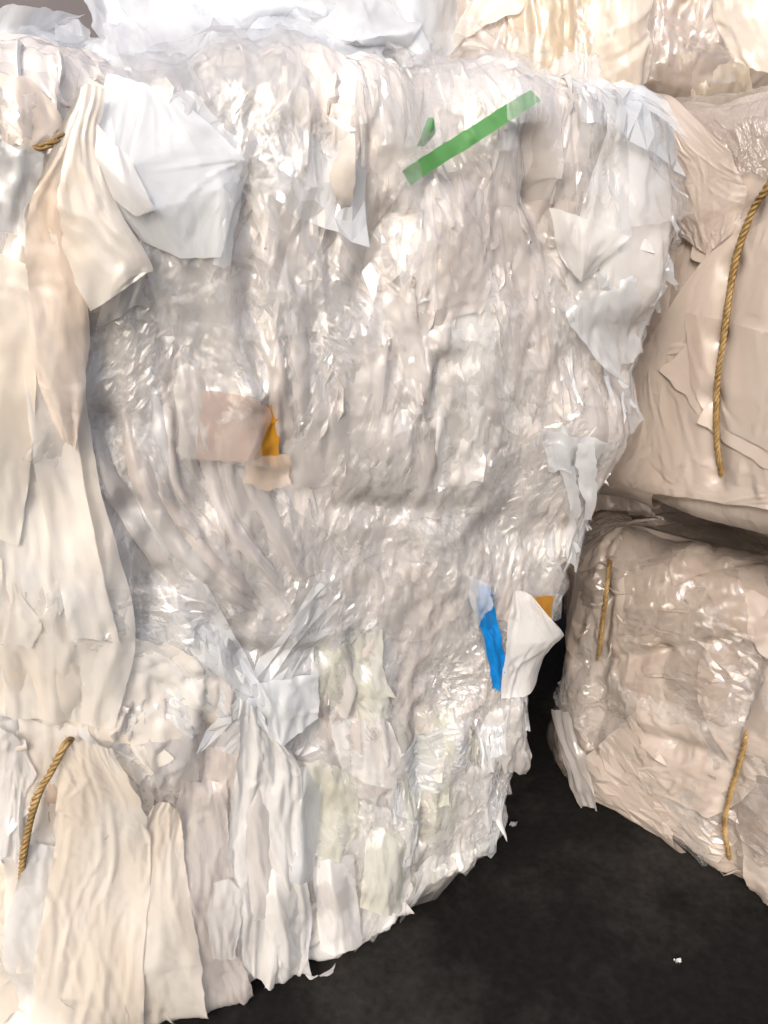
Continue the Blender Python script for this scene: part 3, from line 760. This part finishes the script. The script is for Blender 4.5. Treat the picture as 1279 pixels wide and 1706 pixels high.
hero(main, L(.011, [(600, 1335), (650, 1350), (690, 1385)], [(600, 1400), (640, 1410), (690, 1430)], [(600, 1470), (630, 1480), (680, 1470)]), M['milky'], fold=.002, cell=.06, seed=29, linear=True, ragged=.003, follow=.75, crease=.8)
hero(main, L(.009, [(545, 1190), (600, 1180), (650, 1200)], [(560, 1250), (620, 1250), (670, 1270)], [(570, 1290), (620, 1300), (660, 1310)]), M['milky'], fold=.003, cell=.06, seed=30, ragged=.003, follow=.75, crease=.8)
hero(main, L(.024, [(455, 1610), (500, 1625), (560, 1615)], [(450, 1640), (500, 1650), (558, 1645)]), M['milky'], fold=.003, cell=.05, seed=31, ragged=.003, follow=.75, crease=.8)
# bottom left drapes
hero(main, L(.010, [(30, 1290), (70, 1300), (115, 1320)], [(40, 1350), (80, 1350), (110, 1380)], [(45, 1420), (80, 1430), (100, 1440)]), M['peach'], fold=.002, cell=.08, seed=32, ragged=.002, crease=.6, creasei=.25)
hero(main, L(.014, [(-10, 1200), (30, 1230), (60, 1290)], [(-10, 1300), (20, 1300), (40, 1340)], [(-10, 1420), (15, 1430), (40, 1440)]), M['milky'], fold=.003, cell=.06, seed=33, ragged=.002, crease=.6, creasei=.25)
hero(main, L(.020, [(45, 1410), (70, 1405), (95, 1410)], [(20, 1500), (60, 1500), (90, 1510)], [(5, 1600), (50, 1600), (85, 1610)], [(30, 1680), (60, 1700), (80, 1700)]), M['milky'], fold=.002, cell=.08, seed=34, ragged=.002, crease=.6, creasei=.25, pl=.003)
hero(main, L(.028, [(105, 1245), (145, 1236), (185, 1245)], [(92, 1330), (170, 1330), (240, 1350)], [(86, 1430), (170, 1430), (250, 1440)], [(65, 1560), (150, 1560), (240, 1560)], [(45, 1690), (140, 1730), (240, 1730)]), M['cream'], fold=.002, cell=.12, pl=.003, plw=.05, seed=35, follow=.1, ragged=.002, crease=.6, creasei=.25, label='wide smooth cream film drape beside the left rope')
hero(main, L(.024, [(255, 1340), (280, 1335), (300, 1350)], [(215, 1440), (260, 1440), (310, 1450)], [(200, 1560), (260, 1570), (330, 1580)], [(210, 1710), (280, 1730), (350, 1720)]), M['cream'], fold=.002, cell=.10, pl=.003, plw=.03, seed=36, ragged=.002, crease=.6, creasei=.25)
hero(main, L(.018, [(300, 1300), (340, 1300), (375, 1300)], [(290, 1420), (340, 1430), (385, 1430)], [(300, 1560), (350, 1570), (395, 1560)], [(330, 1700), (390, 1715), (440, 1690)]), M['pink'], fold=.003, cell=.08, pl=.003, plw=.025, seed=37, ragged=.002, crease=.6, creasei=.25)
hero(main, L(.028, [(350, 1470), (380, 1460), (400, 1475)], [(345, 1530), (375, 1535), (398, 1530)], [(350, 1590), (370, 1595), (390, 1590)]), M['milky'], fold=.001, cell=.08, seed=38, linear=True, ragged=.002, crease=.6, creasei=.25)
for k, (x, y, w_, h_, a_, mt) in enumerate([(430, 1400, 70, 260, .06, 'haze'), (470, 1530, 70, 240, -.08, 'milky'), (505, 1370, 50, 200, .1, 'white_clear'), (560, 1500, 70, 160, -.1, 'milky'), (640, 1440, 70, 150, .1, 'green_white')]):
    c_, n_ = math.cos(a_), math.sin(a_)
    g = lambda i, j: (x + (i * w_ / 2) * c_ - (j * h_ / 2) * n_, y + (i * w_ / 2) * n_ + (j * h_ / 2) * c_)
    hero(main, [[(*g(-1, -1), .004), (*g(-.2, -1), .010), (*g(1, -.95), .004)], [(*g(-1, -.3), .016), (*g(-.2, -.3), .030), (*g(1, -.3), .016)], [(*g(-1, .4), .016), (*g(.2, .4), .030), (*g(1, .4), .016)], [(*g(-1, 1), .018), (*g(.1, 1.02), .028), (*g(1, .95), .016)]], M[mt], fold=.004, cell=.09, pl=.003, plw=.022, seed=170 + k, ragged=.0015, crease=.5, creasei=.25, linear=True)
# right part
hero(main, [[(912, 345, .02), (980, 365, .03), (1052, 394, .02)], [(925, 400, .026), (975, 420, .034), (1010, 430, .02)], [(940, 440, .014), (965, 470, .02), (985, 460, .012)]], M['milky'], fold=.002, cell=.05, seed=39, linear=True, ragged=.001, follow=.2, label='pale folded film facet on the right shoulder')
hero(main, L(.016, [(900, 715), (960, 725), (1020, 735)], [(910, 780), (960, 790), (1010, 780)]), M['white_clear'], fold=.005, cell=.03, pl=.005, plw=.012, seed=40)
hero(main, L(.02, [(925, 740), (950, 745)], [(940, 810), (965, 810)], [(945, 862), (962, 866)]), M['white_clear'], fold=.003, cell=.03, seed=41, follow=0)
hero(main, L(.024, [(960, 740), (990, 742)], [(965, 800), (992, 800)], [(972, 866), (985, 870)]), M['blue_white'], fold=.003, cell=.03, seed=42, follow=0)
hero(main, [[(795, 972, .024), (818, 978, .024)], [(800, 1040, .03), (826, 1036, .026)], [(808, 1090, .028), (840, 1100, .026)], [(820, 1146, .022), (833, 1150, .022)]], M['blue'], 'blue_strip', 'bright blue film strip at the lower right', fold=.004, cell=.03, seed=43, ragged=.002, follow=.15, crease=.9, creasei=.6)
hero(main, L(.034, [(775, 960), (812, 970)], [(785, 1010), (812, 1005)], [(790, 1050), (806, 1030)]), M['white_clear'], fold=.004, cell=.03, seed=99, follow=.1, crease=1.2)
hero(main, L(.020, [(888, 994), (922, 992)], [(890, 1010), (920, 1012)], [(895, 1030), (918, 1032)]), M['orange'], 'amber_scrap', 'amber scrap peeping out behind the white flap', fold=.001, seed=44, ragged=.001, follow=0)
hero(main, [[(848, 985, .028), (868, 985, .028), (888, 992, .03)], [(845, 1075, .03), (900, 1070, .04), (962, 1078, .044)], [(834, 1162, .022), (870, 1160, .028), (905, 1135, .034)]], M['milky'], fold=.0015, cell=.06, seed=45, linear=True, ragged=.001, follow=0, label='stiff white triangular film flap beside the blue strip')
# film over the lower right corner
hero(main, L(.012, [(840, 1160), (880, 1160), (925, 1130)], [(840, 1220), (880, 1220), (920, 1200)], [(840, 1280), (870, 1285), (900, 1250)]), M['clear'], fold=.006, cell=.03, seed=46)
hero(main, L(.016, [(700, 1280), (760, 1270), (820, 1260)], [(705, 1350), (760, 1350), (825, 1340)], [(710, 1420), (760, 1425), (820, 1400)]), M['clear'], fold=.007, cell=.03, seed=47, ragged=.006)
hero(main, L(.012, [(820, 1290), (870, 1290), (930, 1280)], [(825, 1330), (870, 1325), (925, 1310)]), M['clear'], fold=.006, cell=.02, seed=48, ragged=.008)

def rope_on(bale, pts, label, rad=.0052, seed=0, extra=None):
    W = [bale.map(np.array(q), np.array(w), np.array(l)) for (x, y, l) in pts for (q, w) in [bale.pick(x, y, l)]]
    return rope(bale.root, bale.base, W, rad, label, seed=seed)
rope_on(main, [(118, 1232, .016), (108, 1246, .032), (85, 1285, .034), (62, 1330, .034), (48, 1385, .030), (38, 1432, .022), (36, 1470, .006)], 'golden straw rope at the lower left', .0048, 1)
rope_on(main, [(45, 250, .004), (62, 246, .024), (86, 238, .03), (108, 216, .026), (116, 200, .004)], 'straw rope pinching the film at the upper left', .0032, 2)

# ------------------------------------------------------------------ right bales
random_sheets(lower, 30, 201, (-.52, .30), (.02, .72), (.10, .22), (.7, 1.5), dict(beige_clear=5, beige=2), tilt=.9, follow=.8, crease=(.2, .5))
crinkled(lower, 18, 506, (-.50, .25), (.06, .56), (.08, .18), (.6, 1.2), dict(beige_clear=4, clear=2, beige=1), (.013, .006), .0013, lift=(.002, .010), tilt=.3)
random_sheets(upper, 10, 202, (-.52, .30), (.04, .50), (.16, .28), (.8, 1.4), dict(beige=4, pink=1), lift=(.002, .006), tilt=.5, fold=(.001, .003), cell=(.10, .2), pl=(0, .001), follow=.1, crease=(0, .12))
random_sheets(rear, 30, 203, (-.55, .30), (.02, .62), (.07, .16), (1.6, 3.), dict(yellow=3, cream=3, beige_clear=2))
hero(upper, [[(1062, 175, .012), (1110, 150, .016), (1160, 125, .016)], [(1070, 260, .014), (1140, 260, .02), (1215, 250, .018)], [(1085, 330, .012), (1160, 370, .016), (1245, 320, .012)], [(1130, 390, .008), (1180, 425, .01), (1220, 390, .008)]], M['beige'], fold=.0015, cell=.08, seed=60, linear=True, ragged=.001, follow=0, crease=.1, creasei=.25)
hero(upper, L(.010, [(1150, 130), (1220, 150), (1300, 150)], [(1190, 220), (1240, 220), (1300, 220)], [(1210, 290), (1250, 290), (1300, 300)]), M['beige_clear'], fold=.004, cell=.05, seed=61, crease=.2, creasei=.4)
hero(upper, L(.008, [(1040, 480), (1120, 540), (1290, 420)], [(1030, 620), (1120, 640), (1290, 620)], [(1030, 740), (1120, 760), (1290, 790)], [(1000, 800), (1110, 825), (1290, 850)]), M['beige'], fold=.0015, cell=.14, seed=62, ragged=.001, follow=0, label='smooth beige sheet wrapping the upper right bale')
hero(upper, [[(1080, 335, .006), (1130, 390, .010)], [(1060, 520, .008), (1110, 560, .012)], [(1050, 640, .006), (1100, 660, .010)]], M['beige'], fold=.001, cell=.14, seed=64, linear=True, ragged=.001, follow=0, crease=.1, creasei=.3)
hero(upper, [[(1180, 425, .010), (1300, 350, .012)], [(1110, 520, .012), (1300, 470, .014)], [(1060, 600, .008), (1300, 560, .012)]], M['beige'], fold=.001, cell=.14, seed=65, linear=True, ragged=.001, follow=0, crease=.1, creasei=.4)
hero(upper, [[(1140, 520, .013), (1300, 560, .015)], [(1150, 640, .014), (1300, 680, .016)], [(1180, 700, .012), (1300, 760, .014)]], M['beige'], fold=.001, cell=.14, seed=66, linear=True, ragged=.001, follow=0, crease=.1, creasei=.3)
rope_on(upper, [(1300, 270, .012), (1279, 312, .022), (1252, 355, .024), (1224, 440, .024), (1206, 560, .024), (1194, 660, .023), (1194, 735, .021), (1201, 785, .012), (1203, 805, -.03)], 'golden straw rope on the upper right bale', .0050, 3)
rope_on(lower, [(1018, 925, -.02), (1014, 950, .018), (1008, 1000, .022), (1002, 1050, .02), (998, 1085, .012), (996, 1110, -.03)], 'frayed straw rope at the dark corner of the lower bale', .0045, 4)
rope_on(lower, [(1248, 1200, .0), (1240, 1240, .02), (1226, 1290, .024), (1212, 1340, .024), (1207, 1380, .022), (1212, 1420, .016), (1215, 1440, -.02)], 'straw rope low on the lower right bale', .0047, 5)
hero(lower, [[(920, 1180, .02), (948, 1185, .02)], [(930, 1250, .04), (965, 1250, .04)], [(950, 1310, .06), (990, 1305, .06)], [(962, 1345, .07), (998, 1352, .07)]], M['haze'], fold=.003, cell=.04, pl=.006, plw=.02, seed=63, follow=0, ragged=.002, label='twisted film tail hanging into the dark gap')
hero(lower, L(.014, [(1040, 940), (1120, 920), (1220, 930)], [(1040, 1010), (1130, 1000), (1240, 1000)], [(1030, 1060), (1130, 1060), (1250, 1070)]), M['beige_clear'], fold=.006, cell=.05, seed=64, aspect=.6)

hero_world(lower.root, lower.base, [[(940, 780, 1.40), (1010, 790, 1.38), (1100, 800, 1.36)], [(940, 830, 1.38), (1010, 835, 1.36), (1100, 840, 1.34)], [(940, 880, 1.36), (1010, 880, 1.34), (1100, 880, 1.32)]], M['beige'], fold=.005, cell=.05, seed=67)
# ------------------------------------------------------------------ loose film on top
hb = np.array([-.15, 1.0, 1.155])
heap = thing('film_heap', 'clear white film heaped loosely on top of the large bale', 'film', hb)
def HW(rows, mat, **k): return hero_world(heap, hb, rows, M[mat], **k)
HW([[(125, -40, 1.05), (300, -40, 1.08), (480, -40, 1.06)], [(160, 50, .99), (300, 50, 1.0), (465, 60, 1.0)], [(195, 120, .90), (300, 130, .89), (440, 130, .90)], [(200, 170, .80), (300, 180, .80), (420, 160, .82)]], 'white_clear', fold=.008, cell=.09, pl=.008, plw=.04, seed=70, aspect=2.5)
HW([[(180, -30, 1.15), (320, -40, 1.16), (480, -30, 1.14)], [(180, 60, 1.1), (320, 60, 1.1), (480, 60, 1.08)], [(190, 140, 1.0), (320, 140, 1.0), (480, 130, 1.0)]], 'blue_white', fold=.008, cell=.08, pl=.008, seed=71)
HW([[(430, 20, 1.1), (520, 25, 1.1), (640, 15, 1.1)], [(440, 60, 1.0), (530, 60, 1.0), (640, 55, 1.0)], [(440, 95, .92), (530, 100, .92), (640, 95, .92)], [(450, 120, .85), (530, 115, .86), (630, 115, .88)]], 'white_clear', fold=.010, cell=.04, seed=72, oct_=4)
HW([[(470, -40, 1.25), (560, 30, 1.25), (640, -40, 1.25)], [(450, 60, 1.18), (550, 60, 1.18), (650, 60, 1.18)], [(450, 110, 1.0), (550, 110, 1.0), (650, 110, 1.0)]], 'blue_white', fold=.008, cell=.05, seed=73)
HW([[(618, -40, 1.1), (690, -50, 1.04), (760, -40, 1.12)], [(615, 30, 1.05), (690, 20, .96), (760, 30, 1.08)], [(625, 80, .98), (690, 80, .92), (752, 80, 1.0)], [(650, 105, .93), (690, 112, .9), (740, 105, .95)]], 'blue_white', fold=.003, cell=.07, seed=74)
HW([[(-20, 60, 1.0), (50, 45, 1.0), (110, 72, 1.0)], [(-20, 110, .92), (70, 100, .92), (170, 110, .92)], [(-20, 130, .84), (70, 130, .82), (180, 130, .82)], [(-20, 150, .78), (60, 145, .78), (170, 145, .79)]], 'white_clear', fold=.006, cell=.06, seed=75)
HW([[(90, 60, 1.04), (115, 32, 1.04), (145, 45, 1.04)], [(95, 80, 1.0), (120, 75, 1.0), (150, 75, 1.0)], [(110, 100, .96), (130, 100, .96), (180, 100, .96)]], 'white_clear', fold=.008, cell=.02, seed=76)
HW([[(-20, 90, 1.15), (80, 80, 1.15), (200, 60, 1.15)], [(-20, 130, 1.0), (80, 125, 1.0), (220, 110, 1.0)], [(-20, 170, .85), (90, 170, .85), (220, 160, .86)]], 'blue_white', fold=.006, cell=.06, seed=77)
HW([[(408, 75, .86), (440, 60, .86), (470, 70, .88)], [(420, 110, .82), (445, 105, .82), (468, 115, .83)], [(440, 135, .80), (452, 136, .80), (460, 138, .81)]], 'white_clear', fold=.005, cell=.03, seed=78)
HW([[(900, 120, 1.06), (960, 85, 1.1), (1000, 95, 1.12)], [(890, 165, .98), (950, 140, 1.0), (990, 150, 1.0)], [(880, 210, .94), (940, 200, .95), (985, 220, .96)]], 'white_clear', fold=.006, cell=.03, seed=79)
def tuft(x, y, Y, size, mat, seed, hgt=.6):
    rs = np.random.RandomState(seed)
    rows = []
    for j in range(4):
        rows.append([(x + (i - 1) * size * .5 + rs.normal(0, size * .12), y + (j - 1.5) * size * hgt * .5 + rs.normal(0, size * .08), Y + rs.normal(0, .035) - .05 * (j - 1.5)) for i in range(3)])
    HW(rows, mat, fold=.010, cell=.13, seed=seed, oct_=2, ragged=.002, crease=.6, creasei=.5)
for k, (x, y, Y, sz, mt) in enumerate([(330, 50, .94, 220, 'white_clear'), (420, 25, .98, 200, 'blue_white'), (530, 65, .94, 170, 'white_clear'), (600, 35, 1.0, 160, 'blue_white'), (50, 90, .90, 150, 'white_clear'), (150, 100, .88, 130, 'white_clear'), (830, 105, .98, 120, 'clear')]):
    tuft(x, y, Y, sz, mt, 300 + k)
HW([[(170, 40, .93), (260, 30, .93), (400, 35, .93)], [(180, 90, .84), (280, 85, .84), (420, 85, .85)], [(190, 130, .77), (290, 140, .785), (430, 130, .80)], [(200, 170, .765), (300, 175, .78), (410, 150, .795)]], 'white_clear', fold=.008, cell=.09, seed=320, oct_=2, crease=.6, creasei=.6)
HW([[(430, 45, .95), (520, 40, .95), (640, 40, .97)], [(440, 85, .87), (530, 80, .88), (640, 80, .90)], [(450, 112, .82), (540, 118, .83), (640, 110, .85)], [(455, 140, .81), (540, 135, .825), (620, 128, .845)]], 'white_clear', fold=.008, cell=.08, seed=321, oct_=2, crease=.6, creasei=.6)
HW([[(640, 60, .97), (730, 60, .98), (800, 70, 1.0)], [(640, 100, .90), (730, 95, .91), (810, 100, .93)], [(650, 125, .86), (730, 128, .875), (800, 130, .90)]], 'clear', fold=.007, cell=.07, seed=322, oct_=3, crease=.6, creasei=.6)
HW([[(-20, 70, .95), (60, 60, .95), (160, 80, .94)], [(-20, 115, .84), (60, 110, .83), (170, 120, .82)], [(-20, 150, .74), (50, 145, .745), (150, 150, .76)]], 'white_clear', fold=.007, cell=.08, seed=323, oct_=2, crease=.6, creasei=.6)
# ------------------------------------------------------------------ rear bale pieces
def RW(rows, mat, **k): return hero_world(rear.root, rear.base, rows, M[mat], **k)
RW([[(1085, 60, 1.14), (1110, 20, 1.14), (1200, 70, 1.15)], [(1080, 110, 1.12), (1130, 90, 1.10), (1215, 100, 1.13)], [(1080, 135, 1.12), (1140, 140, 1.12), (1230, 135, 1.13)]], 'beige_clear', fold=.008, cell=.03, seed=80, oct_=4)
RW([[(990, -40, 1.2), (1040, -40, 1.18), (1085, -40, 1.2)], [(985, 70, 1.2), (1040, 70, 1.17), (1085, 60, 1.2)], [(990, 170, 1.2), (1040, 170, 1.18), (1080, 130, 1.2)]], 'cream', fold=.003, cell=.08, pl=.006, plw=.03, seed=81)
RW([[(1180, -40, 1.18), (1240, -40, 1.14), (1320, -40, 1.14)], [(1190, 30, 1.17), (1250, 40, 1.13), (1320, 40, 1.12)], [(1220, 100, 1.15), (1260, 120, 1.13), (1320, 120, 1.12)]], 'cream', fold=.004, cell=.06, seed=82)

# ------------------------------------------------------------------ scraps on the floor
def scrap(x, y, size, mat, label, seed):
    p = pt_floor(x, y)
    n = 10
    a, b = np.meshgrid(np.linspace(-1, 1, n), np.linspace(-1, 1, n), indexing='ij')
    P = np.stack([a * size * (1 + .3 * noise(b * 2 + seed, a * 0, seed)), b * size * .6 + .2 * size * a, .004 + np.abs(crumple(a * size, b * size, seed, size, .012, 1, 2))], -1)
    o = mesh_grid('film_scrap', P, np.stack([a * size, b * size], -1), M[mat])
    o.location = (p[0], p[1], 0)
    o["label"] = label; o["category"] = 'scrap'; o["group"] = 'film scraps on the floor'
scrap(1128, 1606, .005, 'milky', 'tiny white film scrap alone on the dark floor at the right', 1)
scrap(855, 1378, .006, 'white_clear', 'small clear film fleck on the floor beside the large bale', 3)
scrap(712, 1452, .008, 'white_clear', 'curled clear shred at the foot of the large bale', 4)

# ------------------------------------------------------------------ fine shreds and slivers of film all over the bales
def shreds(bale, n, seed, qr, wr, flow, mat, length=(.02, .11), width=(.003, .011), lift=(-.002, .003), follow=1.0, loose=.02, name='film_shreds'):
    rs = np.random.RandomState(seed)
    q0 = rs.uniform(*qr, n); w0 = rs.uniform(*wr, n)
    ang = flow(q0, w0) + rs.normal(0, .20, n) + np.where(rs.rand(n) < .14, rs.uniform(-1.5, 1.5, n), 0)
    ln = length[0] + (length[1] - length[0]) * rs.rand(n) ** 2; wd = width[0] + (width[1] - width[0]) * rs.rand(n) ** 1.8
    T = np.linspace(-1, 1, 7); Ac = np.array([-1., 0., 1.])
    t = T[None, :, None]; a = Ac[None, None, :]
    cut = rs.uniform(.0, .9, n)[:, None, None]
    taper = np.clip(1 - np.abs(t) ** 3 * (1 - cut * (t > 0)), .05, 1)
    bend = rs.normal(0, .10, n)[:, None, None] * ln[:, None, None]
    wob = .35 * np.sin(t * rs.uniform(2, 7, n)[:, None, None] + rs.uniform(0, 6, n)[:, None, None])
    across = (a + wob * .6) * wd[:, None, None] / 2 * taper + bend * t ** 2
    along = t * ln[:, None, None] / 2 + 0 * a + a * rs.normal(0, .12, n)[:, None, None] * wd[:, None, None]
    s_, c_ = np.sin(ang)[:, None, None], np.cos(ang)[:, None, None]
    q = q0[:, None, None] + across * c_ + along * s_; w = w0[:, None, None] - across * s_ + along * c_
    l0 = rs.uniform(*lift, n)[:, None, None]
    v = (1 - np.abs(a)) * wd[:, None, None] * rs.uniform(.05, .3, n)[:, None, None]
    fr = np.where(rs.rand(n) < loose, rs.uniform(0, .014, n), -.006)[:, None, None]
    h = l0 + v - .006 * sstep(.4, 1, t) + fr * sstep(.3, 1, -t) - .002 * np.abs(a) + .0007 * rs.normal(0, 1, (n, 7, 1)) + .0006 * rs.normal(0, 1, (n, 7, 3))
    h = h + follow * relief(bale, q, w)
    P = bale.map(q, w, h)
    P[..., 2] = np.maximum(P[..., 2], bale.z0 + .003)
    P = P - bale.base
    uv = np.stack([across + rs.uniform(0, 4, n)[:, None, None], along + rs.uniform(0, 4, n)[:, None, None]], -1)
    idx = np.arange(n * 21).reshape(n, 7, 3)
    F = np.stack([idx[:, :-1, :-1], idx[:, 1:, :-1], idx[:, 1:, 1:], idx[:, :-1, 1:]], -1).reshape(-1, 4)
    me = bpy.data.meshes.new(name)
    me.vertices.add(n * 21); me.vertices.foreach_set("co", P.reshape(-1).astype(np.float32))
    nf = len(F)
    me.loops.add(nf * 4); me.loops.foreach_set("vertex_index", F.reshape(-1).astype(np.int32))
    me.polygons.add(nf); me.polygons.foreach_set("loop_start", np.arange(0, nf * 4, 4, dtype=np.int32))
    ul = me.uv_layers.new(name="uv"); ul.data.foreach_set("uv", uv.reshape(-1, 2)[F.reshape(-1)].reshape(-1).astype(np.float32))
    me.polygons.foreach_set("use_smooth", np.zeros(nf, dtype=bool))
    me.update(calc_edges=True)
    o = bpy.data.objects.new(name, me); col.objects.link(o)
    me.materials.append(M[mat]); o.parent = bale.root; o["kind"] = "stuff"
    return o
def main_flow(q, w):
    sw = np.exp(-((q + .22) / .12) ** 2 - ((w - .66) / .16) ** 2)
    return -.75 * sw + .45 * noise(q * 6, w * 4, 61) * (1 - sw)
shreds(main, 520, 401, (-.26, .50), (.06, 1.16), main_flow, 'shred_haze', width=(.003, .014))
shreds(main, 420, 402, (-.26, .50), (.30, 1.14), main_flow, 'shred_pink', width=(.003, .014))
shreds(main, 300, 403, (-.30, .50), (.03, 1.18), main_flow, 'shred_white')
shreds(main, 100, 404, (-.50, -.22), (.03, 1.16), main_flow, 'shred_white', width=(.002, .006))
shreds(main, 200, 405, (-.2, .44), (.0, .40), main_flow, 'shred_green', length=(.01, .06))
shreds(main, 160, 406, (.30, .54), (.02, 1.15), main_flow, 'white_clear', lift=(.002, .012), width=(.004, .016), loose=.4)
shreds(lower, 140, 407, (-.5, .25), (.02, .58), lambda q, w: 1.2 + .6 * noise(q * 6, w * 5, 62), 'beige')
shreds(rear, 120, 408, (-.5, .2), (.02, .6), lambda q, w: .3 * noise(q * 6, w * 5, 63), 'cream')

# ------------------------------------------------------------------ the smallest scraps of the large bale read as one mass
def _size(o):
    n = len(o.data.vertices); co = np.empty(n * 3, np.float32); o.data.vertices.foreach_get("co", co)
    e = np.sort(np.ptp(co.reshape(-1, 3), axis=0)); return float(e[2] * e[1])
small = sorted([o for o in main.root.children if o.name.split('.')[0] == 'film_sheet' and "label" not in o], key=_size)
count = sum(1 for o in main.root.children if o.name.split('.')[0] == 'film_sheet')
small = small[:max(0, count - 290)]
if len(small) > 1:
    bpy.context.view_layer.update()
    with bpy.context.temp_override(active_object=small[0], object=small[0], selected_objects=small, selected_editable_objects=small):
        bpy.ops.object.join()
    small[0].name = 'film_scraps'; small[0]["kind"] = "stuff"
